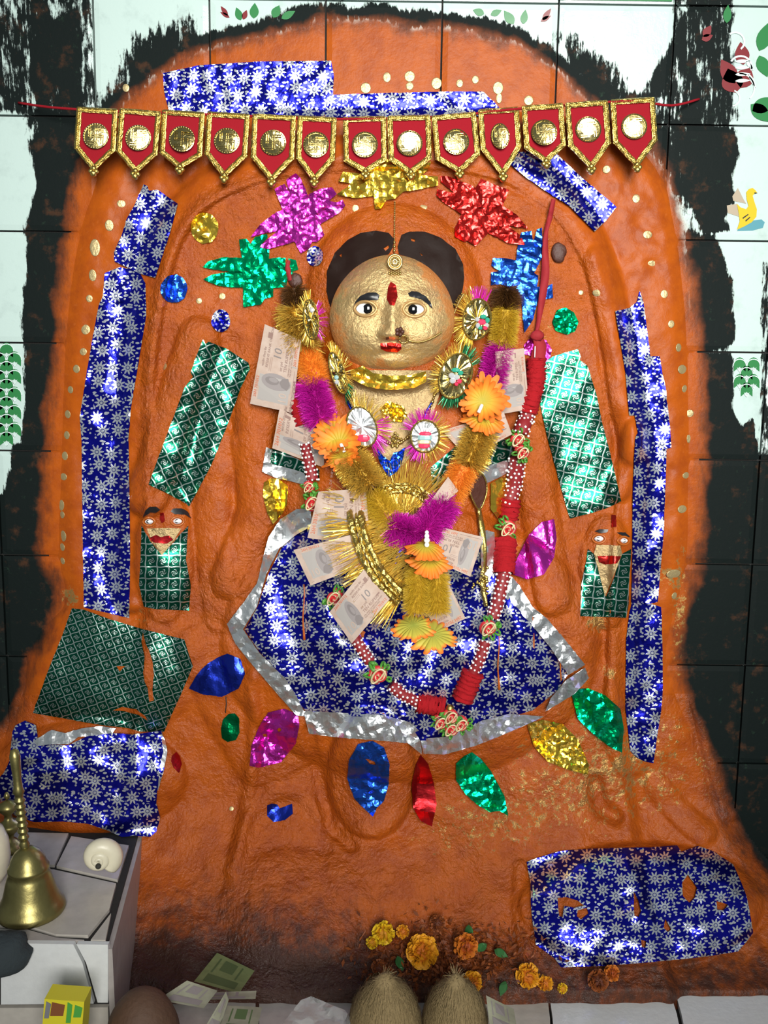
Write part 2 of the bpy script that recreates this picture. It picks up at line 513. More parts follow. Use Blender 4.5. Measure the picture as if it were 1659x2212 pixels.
SOOT = [([(-160, -300), (200, -300), (206, 120), (222, 250), (150, 270), (60, 330), (48, 250), (-60, 236)], .58),
        ([(50, 30), (180, 20), (185, 330), (80, 330)], .74),
        ([(60, 300), (190, 250), (190, 420), (150, 700), (50, 735), (48, 640), (70, 560), (52, 500), (80, 400)], 1.0),
        ([(60, 500), (170, 450), (150, 1000), (40, 1000), (55, 880), (52, 740)], 1.0),
        ([(30, 960), (150, 950), (150, 1330), (120, 1450), (50, 1660), (-60, 1720), (-160, 1700), (-160, 1080), (8, 1068)], 1.0),
        ([(1290, 170), (1380, 200), (1445, 90), (1460, -300), (1590, -300), (1588, 180), (1600, 250), (1570, 280), (1440, 290), (1330, 260)], .62),
        ([(1400, 240), (1580, 270), (1590, 330), (1560, 360), (1500, 420), (1430, 380)], .66),
        ([(1480, 260), (1585, 275), (1600, 330), (1580, 380), (1590, 430), (1565, 470), (1580, 500), (1520, 510), (1480, 420)], .95),
        ([(1480, 500), (1545, 510), (1580, 600), (1590, 740), (1500, 780)], 1.0),
        ([(1490, 760), (1585, 760), (1582, 880), (1600, 918), (1628, 900), (1636, 980), (1800, 1000), (1900, 2300), (1600, 1900), (1430, 1500), (1440, 1250), (1500, 1000)], 1.0),
        ([(1640, 560), (1665, 560), (1665, 1000), (1640, 1000)], .62)]
def fields(px, py):
    px = np.asarray(px, float); py = np.asarray(py, float)
    so = sdf(px, py, ORANGE_EDGE)
    # drips and smears make the edge of the paint uneven
    so = so + 9 * vnoise(px, py, 60, 3) + 5 * vnoise(px, py, 22, 4)
    s = np.zeros(px.shape)
    for poly, den in SOOT:
        s = np.maximum(s, den * sst(sdf(px, py, poly) / 26 + .5))
    band = np.exp(-((so + 12) / 26.0) ** 2) * np.where(py < 420, .84, .5)
    shoulder = np.exp(-((px - 330) / 130) ** 2) + np.exp(-((px - 1290) / 120) ** 2)
    band = np.maximum(band, np.exp(-((so + 36) / 62.0) ** 2) * np.clip(shoulder, 0, 1) * .78 * (py < 420))
    s = np.maximum(s, band)
    s = np.maximum(s, .12)
    dirt = 1.0 * sst((py - 1760) / 380) * (.45 + .55 * sst((1000 - px) / 500)) + .35 * sst((py - 2000) / 130)
    dirt = np.maximum(dirt, .60 * np.exp(-((so - 6) / 24.0) ** 2))
    dirt = np.maximum(dirt, .62 * sst((px - 1430) / 110) * sst((py - 1330) / 200) * np.exp(-(np.maximum(so, 0) / 75.0) ** 2))
    gold = .56 * np.exp(-((px - 1330) / 330) ** 2 - ((py - 1640) / 170) ** 2) + .40 * np.exp(-((px - 1000) / 300) ** 2 - ((py - 1800) / 110) ** 2)
    gold = np.maximum(gold, .60 * np.exp(-((px - 1470) / 26) ** 2 - ((py - 1330) / 230) ** 2))
    gold = np.maximum(gold, .40 * np.exp(-((px - 1180) / 220) ** 2 - ((py - 720) / 180) ** 2))
    for gx, gy, gr, ga in [(1290, 1345, 34, .75), (1315, 1450, 30, .62), (1440, 1245, 40, .6), (150, 1290, 34, .62), (300, 1320, 60, .45), (1245, 1640, 60, .5), (1440, 1570, 50, .5), (560, 1050, 50, .35), (1130, 1640, 40, .5)]:
        gold = np.maximum(gold, ga * np.exp(-((px - gx) ** 2 + (py - gy) ** 2) / gr ** 2))
    lump = .06 + .94 * sst(sdf(px, py, INNER) / 40 + .5) * (.45 + .55 * sst(vnoise(px, py, 130, 8) + .5))
    lump = np.where(py > 1500, np.maximum(lump, .45), lump)
    return dict(f_orange=so / 100, f_soot=s, f_dirt=dirt, f_gold=gold, f_lump=lump)

def cap(px, py, poly, r, h, p=.5):
    d = seg_dist(px, py, poly, False)
    return h * np.clip(1 - (d / r) ** 2, 0, 1) ** p
def bmp(px, py, cx, cy, rx, ry, h, p=.8):
    return h * np.clip(1 - ((px - cx) / rx) ** 2 - ((py - cy) / ry) ** 2, 0, 1) ** p
def height(px, py):
    px = np.asarray(px, float); py = np.asarray(py, float)
    sr = sdf(px, py, RELIEF_EDGE)
    h = -.004 + .013 * sst((sr + 6) / 45)
    h += .018 * sst(sdf(px, py, INNER) / 30)
    h += cap(px, py, ROLL, 36, .024)
    h += bmp(px, py, 850, 645, 190, 205, .052, .55)                    # covered head
    h += bmp(px, py, 850, 1010, 255, 340, .070, .7)                    # torso
    h += bmp(px, py, 885, 1390, 410, 300, .075, .6)                    # crossed legs under the skirt
    h += cap(px, py, [(430, 730), (385, 860), (345, 1000), (318, 1070)], 48, .024)
    h += cap(px, py, [(1290, 560), (1325, 740), (1345, 880), (1368, 975)], 30, .012)
    h += cap(px, py, [(1372, 930), (1352, 1000), (1335, 1060)], 26, .014)
    h += cap(px, py, [(560, 830), (545, 960), (560, 1100), (500, 1250)], 46, .022)
    h += cap(px, py, [(470, 960), (455, 1150), (480, 1330)], 40, .012)
    h += cap(px, py, [(1150, 950), (1165, 1100), (1195, 1290)], 42, .020)
    h += cap(px, py, [(1215, 1120), (1240, 1280), (1262, 1390)], 40, .010)
    h += cap(px, py, [(1360, 1640), (1290, 1480), (1265, 1440)], 40, .012)
    h += cap(px, py, [(440, 1400), (500, 1540), (560, 1640), (640, 1600)], 60, .012)
    h += cap(px, py, [(545, 1460), (552, 1600), (535, 1740), (500, 1880)], 20, .012, 1.2)
    h += cap(px, py, [(515, 1860), (540, 1765), (590, 1712), (650, 1712), (690, 1760)], 20, .009, 1.2)
    h += bmp(px, py, 803, 1672, 96, 142, .044, .4)                    # hanging foot
    h += cap(px, py, [(668, 1580), (690, 1690), (712, 1790), (760, 1830)], 15, -.010)
    h += bmp(px, py, 870, 1870, 170, 120, .018, .6)
    h += bmp(px, py, 640, 1960, 170, 130, .020, .6)
    h += bmp(px, py, 1180, 1740, 120, 120, .014, .7)
    h += cap(px, py, [(1285, 1690), (1292, 1740), (1330, 1765)], 24, -.012, 1.5)
    h += cap(px, py, [(1420, 1700), (1470, 1760), (1520, 1800)], 30, .010)
    h += cap(px, py, [(1125, 1870), (1118, 1960), (1135, 2060)], 20, .008, 1.5)
    h += cap(px, py, [(1500, 1470), (1540, 1620), (1580, 1750)], 26, .012)
    h += bmp(px, py, 355, 1200, 66, 150, .026, .5)                     # attendants
    h += bmp(px, py, 1310, 1235, 62, 125, .026, .5)
    h += bmp(px, py, 250, 1440, 200, 150, .022, .7)
    h += bmp(px, py, 190, 1680, 215, 125, .045, .6)
    h += bmp(px, py, 1385, 1955, 265, 135, .045, .5)
    h += .225 * np.clip((py - 1730) / 410, 0, 1) ** 1.25                # base swells forward to the floor
    inn = sst(sr / 60)
    h += inn * (.0045 * vnoise(px, py, 85, 1) + .0025 * vnoise(px, py, 34, 2) + .0009 * vnoise(px, py, 13, 5))
    return h
STEP = 4.0
GX = np.arange(-110, 1772, STEP); GY = np.arange(190, 2312, STEP)
GXX, GYY = np.meshgrid(GX, GY)
HF = height(GXX, GYY)
for _ in range(2):
    HF[1:-1, 1:-1] = (HF[1:-1, 1:-1] * 4 + HF[:-2, 1:-1] + HF[2:, 1:-1] + HF[1:-1, :-2] + HF[1:-1, 2:]) / 8
def S(px, py):
    """relief surface height in front of the wall"""
    u = np.clip((np.asarray(px, float) - GX[0]) / STEP, 0, len(GX) - 1.001); v = np.clip((np.asarray(py, float) - GY[0]) / STEP, 0, len(GY) - 1.001)
    i = u.astype(int); j = v.astype(int); fu = u - i; fv = v - j
    r = (HF[j, i] * (1 - fu) + HF[j, i + 1] * fu) * (1 - fv) + (HF[j + 1, i] * (1 - fu) + HF[j + 1, i + 1] * fu) * fv
    return np.maximum(r, .0003)
FCX, FCY, FRX, FRY = 847.0, 680.0, 135.0, 130.0
def face_r2(px, py):
    v = (np.asarray(py, float) - FCY) / FRY
    return ((np.asarray(px, float) - FCX) / (FRX + 7 * np.clip(v * 1.2, -1, 1))) ** 2 + v * v
def face_d(px, py):
    px = np.asarray(px, float); py = np.asarray(py, float)
    r2 = face_r2(px, py)
    h = .078 + .062 * np.sqrt(np.clip(1 - r2 * .96, 0, 1))
    g = lambda cx, cy, sx, sy, a: a * np.exp(-((px - cx) / sx) ** 2 - ((py - cy) / sy) ** 2)
    t = np.clip((py - 630) / 95, 0, 1)
    nose = np.exp(-((px - 848) / (11 + 9 * t)) ** 2) * (.004 + .016 * t ** 1.3) * sst((py - 615) / 40) * sst((742 - py) / 20)
    h += nose + g(828, 722, 9, 9, .005) + g(868, 722, 9, 9, .005)
    h += g(775, 725, 45, 40, .008) + g(922, 725, 45, 40, .008) + g(846, 782, 26, 16, .009)
    h += g(790, 640, 34, 12, .006) + g(903, 640, 34, 12, .006)
    h -= g(789, 668, 26, 16, .006) + g(895, 669, 26, 16, .006)
    h += g(845, 750, 28, 9, .006) - g(845, 766, 26, 6, .003)
    h += .0010 * vnoise(px, py, 26, 31) + .0006 * vnoise(px, py, 11, 32)
    return h
def SF(px, py):
    px = np.asarray(px, float); py = np.asarray(py, float)
    ins = face_r2(px, py) < 1
    return np.where(ins, np.maximum(face_d(px, py), S(px, py)), S(px, py))

# ---------------------------------------------------------------- the tiled wall (setting)
ROWZ = [float(P(830, y, 0)[2]) for y in (2, 258, 504, 750, 984)]
PITCH = (ROWZ[0] - ROWZ[4]) / 4
COLX = float(P(705, 130, 0)[0]); CW = float(P(955, 130, 0)[0]) - COLX
TILT = math.radians(.75)
wall = mesh_obj('wall_back', [(-1.25, .010, -.1), (1.25, .010, -.1), (1.25, .010, 1.75), (-1.25, .010, 1.75), (-1.25, .12, -.1), (1.25, .12, -.1), (1.25, .12, 1.75), (-1.25, .12, 1.75)],
    [[0, 1, 2, 3], [5, 4, 7, 6], [1, 5, 6, 2], [4, 0, 3, 7], [3, 2, 6, 7], [4, 5, 1, 0]], 'grout', None, False)
wall['kind'] = 'structure'; wall['label'] = 'white glazed tiled shrine wall with dark grout'
def wall_tile(c, r):
    x0 = COLX + c * CW + .0016; x1 = COLX + (c + 1) * CW - .0016
    zt = ROWZ[0] - r * PITCH - .0016; zb = ROWZ[0] - (r + 1) * PITCH + .0016
    n = 22
    X, Z = np.meshgrid(np.linspace(x0, x1, n), np.linspace(zt, zb, n))
    e = np.minimum(np.minimum(X - x0, x1 - X), np.minimum(zt - Z, Z - zb))
    Y = np.where(e < 1e-6, .0016, 0) + random.uniform(-.0004, .0004)
    cx, cz = 0, ROWZ[0]
    Xr = cx + (X - cx) * math.cos(TILT) + (Z - cz) * math.sin(TILT); Zr = cz - (X - cx) * math.sin(TILT) + (Z - cz) * math.cos(TILT)
    v = np.stack([Xr, Y, Zr], -1)
    px, py = proj(v)
    if px.max() < -150 or px.min() > W + 150 or py.max() < -150 or py.min() > 2212: return
    so = sdf(px, py, RELIEF_EDGE)
    if so.min() > 25: return
    v = v.reshape(-1, 3)
    f = [[j * n + i, (j + 1) * n + i, (j + 1) * n + i + 1, j * n + i + 1] for j in range(n - 1) for i in range(n - 1)]
    rim = [i for i in range(n)] + [j * n + n - 1 for j in range(1, n)] + [(n - 1) * n + i for i in range(n - 2, -1, -1)] + [j * n for j in range(n - 2, 0, -1)]
    base = len(v)
    back = v[rim].copy(); back[:, 1] = .0105
    f += [[rim[(k + 1) % len(rim)], rim[k], base + k, base + (k + 1) % len(rim)] for k in range(len(rim))]
    v = np.concatenate([v, back])
    px, py = proj(v)
    o = mesh_obj('tile', v, f, 'wall', wall, False, attrs=fields(px, py))
    return o
TILES = {}
for r in range(-1, 11):
    for c in range(-5, 5):
        o = wall_tile(c, r)
        if o: TILES[(c, r)] = o
def tile_at(px, py):
    p = P(px, py, 0); best = None
    for o in TILES.values():
        d = (Vector(p) - (Vector(o.location) + Vector(wall.location))).length
        if best is None or d < best[0]: best = (d, o)
    return best[1]

# ---------------------------------------------------------------- the carved relief
relief = thing('carved_relief', P(830, 2200, .2), 'large arched wall relief carved in stone and coated with glossy orange vermilion', 'relief')
def relief_mesh():
    ok = sdf(GXX, GYY, RELIEF_EDGE) > -14
    v = P(GXX, GYY, HF)
    idx = -np.ones(GXX.shape, int)
    q = ok[:-1, :-1] & ok[1:, :-1] & ok[:-1, 1:] & ok[1:, 1:]
    use = np.zeros_like(ok)
    use[:-1, :-1] |= q; use[1:, :-1] |= q; use[:-1, 1:] |= q; use[1:, 1:] |= q
    idx[use] = np.arange(use.sum())
    f = np.stack([idx[:-1, :-1][q], idx[1:, :-1][q], idx[1:, 1:][q], idx[:-1, 1:][q]], -1)
    at = fields(GXX[use], GYY[use])
    at['f_orange'] = np.maximum(at['f_orange'], -.12 + .3 * sst((sdf(GXX[use], GYY[use], RELIEF_EDGE) + 5) / 30))
    return mesh_obj('relief_slab', v[use], f, 'wall', relief, True, attrs=at)
relief_mesh()

# gold dots painted down both edges and over the arch
dv, df = uvsphere(14, 6)
dv = dv[:dv.shape[0]] * np.array([1, 1, 1.0])
dots = [(205, 535, 12, 20), (200, 595, 9, 14), (193, 645, 8, 9), (185, 712, 11, 12), (180, 760, 9, 9), (165, 797, 9, 10), (152, 842, 9, 9), (146, 895, 9, 10), (144, 940, 9, 10), (140, 985, 9, 11), (137, 1030, 11, 9),
    (133, 1092, 9, 14), (134, 1112, 9, 9), (136, 1158, 12, 14), (134, 1182, 10, 10), (135, 1212, 8, 9), (262, 440, 10, 9), (236, 487, 10, 13), (291, 372, 9, 13),
    (1398, 507, 10, 9), (1408, 569, 11, 9), (1435, 635, 9, 10), (1450, 700, 8, 9), (1466, 751, 9, 10), (1474, 798, 14, 11), (1479, 840, 9, 9), (1490, 893, 10, 9), (1487, 948, 13, 10), (1482, 1027, 11, 8), (1474, 1100, 14, 10),
    (1455, 1240, 20, 12), (1457, 1287, 9, 9), (1310, 366, 9, 9), (1374, 429, 9, 10), (1400, 507, 10, 9), (836, 167, 9, 11), (885, 165, 12, 12), (885, 186, 9, 9), (943, 180, 12, 13), (993, 180, 8, 9), (1027, 172, 8, 9), (1076, 190, 12, 14),
    (1078, 212, 7, 12), (1142, 217, 11, 11), (790, 190, 12, 12), (768, 450, 8, 9), (915, 446, 9, 9), (356, 792, 7, 8), (430, 650, 7, 7), (480, 640, 8, 8), (1290, 632, 11, 9), (322, 255, 10, 12), (272, 190, 8, 9), (640, 1555, 6, 6), (500, 1747, 6, 6), (1255, 632, 6, 6)]
dot_me = None
for x, y, rx, ry in dots:
    if dot_me is None:
        o = mesh_obj('gold_dot', np.stack([dv[:, 0], dv[:, 2] * .28, dv[:, 1]], -1), df, 'gold_dot_paint', None, True)
        dot_me = o.data
    else:
        o = bpy.data.objects.new('gold_dot', dot_me); COL.objects.link(o)
    rad = MPP * .92
    o.location = P(x, y, float(S(x, y)))
    o.scale = (rx * rad, 8 * rad * .35, ry * rad)
    e = 5.0
    sx = float(S(x + e, y) - S(x - e, y)) / (2 * e * MPP); sz = float(S(x, y - e) - S(x, y + e)) / (2 * e * MPP)
    nrm = Vector((-sx, -1, -sz)).normalized()
    q = Vector((0, -1, 0)).rotation_difference(nrm)
    o.rotation_euler = q.to_euler()
    attach(o, relief)

# ---------------------------------------------------------------- thin sheets laid on a surface
def patch(name, outline, mat, parent=None, surf=S, off=.0016, amp=.0010, lam=34, res=9, holes=(), rot=0., seed=None, smooth=True, thick=0, scale=1., curl=0., tilt=0.):
    seed = seed if seed is not None else int(RNG.integers(1e6))
    r = np.random.default_rng(seed)
    loops = [list(outline)] + [list(h) for h in holes]
    pts = []; edges = []
    for lp in loops:
        den = []
        for i in range(len(lp)):
            a = np.array(lp[i], float); b = np.array(lp[(i + 1) % len(lp)], float)
            n = max(1, int(round(np.linalg.norm(b - a) / res)))
            for k in range(n):
                q = a + (b - a) * k / n
                if k: q = q + r.normal(0, .35, 2)
                den.append(q)
        s = len(pts)
        pts += den
        edges += [(s + i, s + (i + 1) % len(den)) for i in range(len(den))]
    o = np.array(outline, float)
    gx = np.arange(o[:, 0].min() + res * .6, o[:, 0].max(), res); gy = np.arange(o[:, 1].min() + res * .6, o[:, 1].max(), res)
    xx, yy = np.meshgrid(gx, gy)
    xx = xx + r.uniform(-.3, .3, xx.shape) * res; yy = yy + r.uniform(-.3, .3, yy.shape) * res
    xx = xx.ravel(); yy = yy.ravel()
    keep = sdf(xx, yy, loops[0]) > res * .5
    for h in loops[1:]: keep &= sdf(xx, yy, h) < -res * .5
    pts += [np.array(q) for q in zip(xx[keep], yy[keep])]
    V, _, T, *_ = geometry.delaunay_2d_cdt([Vector((float(q[0]), float(q[1]))) for q in pts], edges, [], 0, 1e-4)
    V = np.array([q[:] for q in V]); T = np.array([t for t in T if len(t) == 3])
    c = V[T].mean(1)
    ok = inside(c[:, 0], c[:, 1], loops[0])
    for h in loops[1:]: ok &= ~inside(c[:, 0], c[:, 1], h)
    T = T[ok]
    a = V[T]
    area = (a[:, 1, 0] - a[:, 0, 0]) * (a[:, 2, 1] - a[:, 0, 1]) - (a[:, 1, 1] - a[:, 0, 1]) * (a[:, 2, 0] - a[:, 0, 0])
    T[area > 0] = T[area > 0][:, ::-1]
    used = np.unique(T); mp = -np.ones(len(V), int); mp[used] = np.arange(len(used))
    V = V[used]; T = mp[T]
    d = surf(V[:, 0], V[:, 1]) + off + amp * (crinkle(V[:, 0], V[:, 1], seed, lam) + .55)
    if tilt: d = d + tilt * MPP * (V[:, 1] - V[:, 1].min())
    if curl:
        e = seg_dist(V[:, 0], V[:, 1], outline, True)
        d = d + curl * np.exp(-e / 10) * (.5 + .5 * vnoise(V[:, 0], V[:, 1], 40, seed))
    v3 = P(V[:, 0], V[:, 1], d)
    if mat == 'green_lattice_foil': rot += math.pi / 4
    ca, sa = math.cos(rot), math.sin(rot)
    uv = np.stack([V[:, 0] * ca - V[:, 1] * sa, V[:, 0] * sa + V[:, 1] * ca], -1) * .0008 * scale + r.uniform(0, 3, 2)
    return mesh_obj(name, v3, T, mat, parent, smooth, uv=uv)
WALLS = lambda x, y: np.zeros(np.shape(x))
# ---------------------------------------------------------------- printed decoration on the tiles (sub-parts of their tile)
def leaf(cx, cy, L, w, a):
    t = np.linspace(0, 1, 9)
    up = np.sin(np.pi * t ** .8) * w
    xs = np.concatenate([t * L, (t * L)[::-1][1:-1]]); ys = np.concatenate([up, -up[::-1][1:-1]])
    c, s = math.cos(a), math.sin(a)
    return [(cx + x * c - y * s, cy + x * s + y * c) for x, y in zip(xs, ys)]
def ring_poly(cx, cy, r0, r1, a0, a1, n=12):
    t = np.linspace(a0, a1, n)
    return [(cx + r1 * math.cos(a), cy + r1 * math.sin(a)) for a in t] + [(cx + r0 * math.cos(a), cy + r0 * math.sin(a)) for a in t[::-1]]
def prints(name, polys, mat, at, off=.0009):
    """flat print: every shape of one colour on one tile joined as one printed motif"""
    v = []; f = []; n = 0
    for pl in polys:
        pl = np.array(pl, float)
        tri = geometry.tessellate_polygon([[Vector((p[0], p[1], 0)) for p in pl]])
        v.append(P(pl[:, 0], pl[:, 1], off)); f += [[a + n for a in t] for t in tri]; n += len(pl)
    return mesh_obj(name, np.concatenate(v), f, mat, tile_at(*at), False)
prints('printed_leaves', [leaf(548, 40, 34, 10, -1.5), leaf(590, 38, 30, 10, -1.1), leaf(520, 44, 30, 8, -1.9), leaf(608, 40, 34, 8, -.5)], 'print_green', (560, 40))
prints('printed_bud', [leaf(492, 34, 26, 5, -2.2), leaf(496, 38, 24, 4, -2.6), leaf(525, 42, 22, 6, -1.2)], 'print_red', (560, 40))
prints('printed_leaves', [leaf(1110, 52, 36, 10, -2.2), leaf(1130, 52, 32, 8, -1.4), leaf(1046, 30, 26, 8, -2.8), leaf(1060, 32, 26, 7, -.4)], 'print_green', (1110, 50))
prints('printed_bud', [leaf(1172, 44, 32, 6, -.95), leaf(1168, 46, 26, 5, -.5)], 'print_red', (1110, 50))
prints('printed_leaves', [leaf(1640, 110, 70, 16, -1.2), leaf(1640, 120, 50, 14, 1.2), leaf(1625, 240, 60, 16, -.5), leaf(1622, 225, 60, 16, .7), leaf(1570, 50, 40, 9, -1.5)], 'print_green', (1600, 150))
prints('printed_rose', [leaf(1590, 200, 55, 24, -1.9), leaf(1600, 190, 52, 20, -1.2), leaf(1606, 140, 50, 16, -1.7), leaf(1588, 180, 60, 18, -2.1)], 'print_red', (1600, 150))
prints('printed_rose_lines', [leaf(1588, 175 - 14 * i, 34, 4, -.05) for i in range(4)] + [ring_poly(1600, 145, 22, 26, -2.6, .3), ring_poly(1588, 90, 18, 22, -2.2, .9), ring_poly(1598, 190, 30, 33, -1.6, .8), leaf(1618, 160, 34, 4, 1.1), leaf(1612, 132, 26, 4, .9), ring_poly(1580, 212, 16, 19, -1.2, 1.4)], 'print_white', (1600, 150), .0013)
prints('printed_flower_buds', [leaf(1520, 80, 30, 9, -1.0), leaf(1516, 86, 26, 8, -.4)], 'print_red', (1500, 150))
prints('printed_green_border', [[(1205, -60), (1452, -60), (1452, 3), (1205, -1)]], 'print_green', (1330, -60))
sw = [(1612, 415), (1618, 408), (1626, 406), (1632, 411), (1636, 417), (1630, 418), (1626, 423), (1630, 437), (1635, 452), (1634, 468), (1624, 480), (1606, 490), (1592, 496), (1598, 478), (1596, 462), (1592, 440), (1600, 448), (1612, 452), (1617, 445), (1613, 430)]
prints('printed_swan', [sw], 'print_yellow', (1610, 420), .0013)
prints('printed_water', [[(1600, 486), (1628, 476), (1645, 474), (1652, 480), (1648, 492), (1626, 498), (1592, 499)]], 'print_blue', (1610, 420))
prints('printed_sail', [[(1594, 406), (1606, 430), (1612, 440), (1584, 434), (1582, 424)], [(1570, 444), (1592, 440), (1596, 468), (1572, 460)]], 'print_tan', (1610, 420))
prints('printed_swan_lines', [[(1604, 470), (1616, 462), (1617, 464), (1605, 473)], [(1610, 476), (1620, 468), (1621, 470), (1611, 479)], [(1630, 415), (1637, 417), (1630, 419)]], 'print_black', (1610, 420), .0016)
def scallops(x0, x1, y0, y1, dx, dy, at):
    g = []; w = []
    y = y0; k = 0
    while y < y1:
        x = x0 + (dx / 2 if k % 2 else 0)
        while x < x1:
            if x + dx * .46 < x1 + 12 and y + dy < y1 + 6:
                g.append([(x - dx * .42, y + dy * .9)] + [(x + dx * .42 * math.cos(a), y + dy * .55 - dy * .5 * math.sin(a)) for a in np.linspace(math.pi, 0, 9)] + [(x + dx * .42, y + dy * .9), (x, y + dy * .62)])
                w.append(ring_poly(x, y + dy * .55, dx * .44, dx * .5, -math.pi, 0, 10))
                w += [leaf(x, y + dy * .95, dy * .35, 1.0, -1.57 + b) for b in (-.5, 0, .5)]
            x += dx
        y += dy * .5; k += 1
    prints('printed_scallops', g, 'print_green', at); prints('printed_scallop_lines', w, 'print_white', at, .0013)
scallops(-20, 48, 738, 968, 34, 38, (20, 850))
scallops(1598, 1640, 770, 860, 30, 36, (1620, 800))

# ---------------------------------------------------------------- the seated deity
deity = thing('deity_statue', P(850, 1150, .05), 'seated idol with round gold painted face, dark painted hair and wide black eyes', 'statue')
def face_mesh():
    n, m = 96, 40
    v = []; f = []
    for i in range(m + 1):
        rr = math.sin(i / m * math.pi / 2) if i < m else 1.0
        for j in range(n):
            a = 2 * math.pi * j / n
            # a broad jaw that narrows slightly to the crown
            k = 1 + .03 * math.sin(a)
            v.append((FCX + (FRX + 7 * max(-1, min(1, 1.2 * rr * math.sin(a)))) * rr * .998 * math.cos(a), FCY + FRY * rr * .998 * math.sin(a)))
    v = np.array(v); d = face_d(v[:, 0], v[:, 1])
    d3 = P(v[:, 0], v[:, 1], d)
    back = P(FCX + FRX * .93 * np.cos(np.arange(n) * 2 * math.pi / n), FCY + FRY * .93 * np.sin(np.arange(n) * 2 * math.pi / n), .025)
    allv = np.concatenate([d3, back])
    for i in range(m + 1):
        for j in range(n):
            k = (j + 1) % n
            f.append([i * n + j, (i + 1) * n + j, (i + 1) * n + k, i * n + k])
    w_ = np.clip((np.sqrt(np.concatenate([face_r2(v[:, 0], v[:, 1]), np.ones(n)])) - .55) / .45, 0, 1) ** 1.5
    w_ *= np.concatenate([.55 + .45 * ((v[:, 1] > FCY + 20) | (v[:, 0] > FCX + 60)), np.ones(n)])
    mesh_obj('head', allv, f, 'gold_leaf_paint', deity, attrs=dict(f_worn=w_))
face_mesh()
T1 = lambda p: tr(p, 640, 460, 3.606)
patch('hair', T1([(280, 795), (235, 610), (240, 450), (300, 310), (400, 210), (500, 155), (620, 138), (720, 155), (760, 200), (750, 270), (720, 320), (600, 350), (480, 440), (400, 540), (340, 650)]), 'hair_paint', deity, S, .003, .0004, res=8,
      holes=[T1([(680, 275), (720, 250), (725, 270), (695, 295)]), T1([(335, 330), (355, 315), (352, 345)])])
patch('hair', T1([(1215, 775), (1290, 640), (1308, 500), (1300, 400), (1240, 280), (1120, 190), (1000, 145), (880, 145), (820, 170), (790, 260), (800, 320), (900, 350), (1020, 420), (1110, 510), (1160, 620)]), 'hair_paint', deity, S, .003, .0004, res=8,
      holes=[T1([(890, 195), (925, 205), (925, 225), (898, 218)]), T1([(955, 305), (985, 325), (980, 335)])])
patch('eyebrow', T1([(440, 740), (460, 690), (500, 645), (560, 620), (620, 618), (648, 640), (640, 675), (580, 680), (520, 690), (470, 710)]), 'black_paint', deity, SF, .0012, .0002, res=5)
patch('eyebrow', T1([(870, 625), (900, 608), (950, 615), (1010, 650), (1050, 700), (1062, 750), (1030, 715), (980, 675), (930, 660), (885, 650)]), 'black_paint', deity, SF, .0012, .0002, res=5)
patch('forehead_mark', T1([(735, 535), (775, 560), (790, 650), (765, 720), (730, 715), (705, 670), (715, 580)]), 'red_foil', deity, SF, .0016, .0008, 18, res=5, smooth=False)
patch('lips', T1([(655, 1015), (740, 1010), (815, 1020), (820, 1060), (790, 1085), (700, 1080), (660, 1060)]), 'red_foil', deity, SF, .002, .001, 20, res=5, smooth=False)
def eye(cx, cy, rx, ry, px_, parent, depth, lid='lid_paint', pr=10.5):
    d0 = float(depth(cx, cy))
    t = np.linspace(0, 2 * math.pi, 28, endpoint=False)
    b = MB()
    v = []; n = 28
    for i, q in enumerate((0, .35, .65, .88, 1.0)):
        for a in t:
            s = abs(math.sin(a)) ** 1.25 * math.copysign(1, math.sin(a))
            v.append((cx + rx * q * math.cos(a), cy + ry * q * s, d0 + .0065 - .006 * q * q))
    v = np.array(v)
    f = [[i * n + j, (i + 1) * n + j, (i + 1) * n + (j + 1) % n, i * n + (j + 1) % n] for i in range(4) for j in range(n)]
    e = mesh_obj('eye', P(v[:, 0], v[:, 1], v[:, 2]), f, 'eye_white', parent)
    pv, pf = uvsphere(18, 10)
    c = P(px_, cy, d0 + .0042)
    mesh_obj('pupil', pv * np.array([pr, pr * .42, pr]) * MPP * .93 + c, pf, 'eye_black', e)
    if lid:
        s = np.sign(np.sin(t)) * np.abs(np.sin(t)) ** 1.2
        tt = np.append(t, t[0]); ss = np.append(s, s[0])
        lx = cx + (rx + 4) * np.cos(tt); ly = cy + (ry + 3.5) * ss
        vv, ff = sweep(P(lx, ly, depth(lx, ly) + .001), (3.4 if lid == 'lid_paint' else 2.2) * MPP, 6, False)
        mesh_obj('eyelid', vv, ff, lid, parent)
eye(789.5, 667, 20, 12.5, 794, deity, SF)
eye(895.5, 668.5, 20, 12.5, 892, deity, SF)
patch('neck_and_chest', [(752, 800), (948, 800), (950, 850), (930, 910), (905, 965), (870, 1005), (845, 1010), (810, 975), (775, 925), (752, 860)], 'gold_chest_paint', deity, S, .002, .0012, 60, res=8)
# nostril
patch('nostril', [(833, 729), (840, 728), (841, 733), (834, 734)], 'brown_wax', deity, SF, .0006, .0001, res=4)

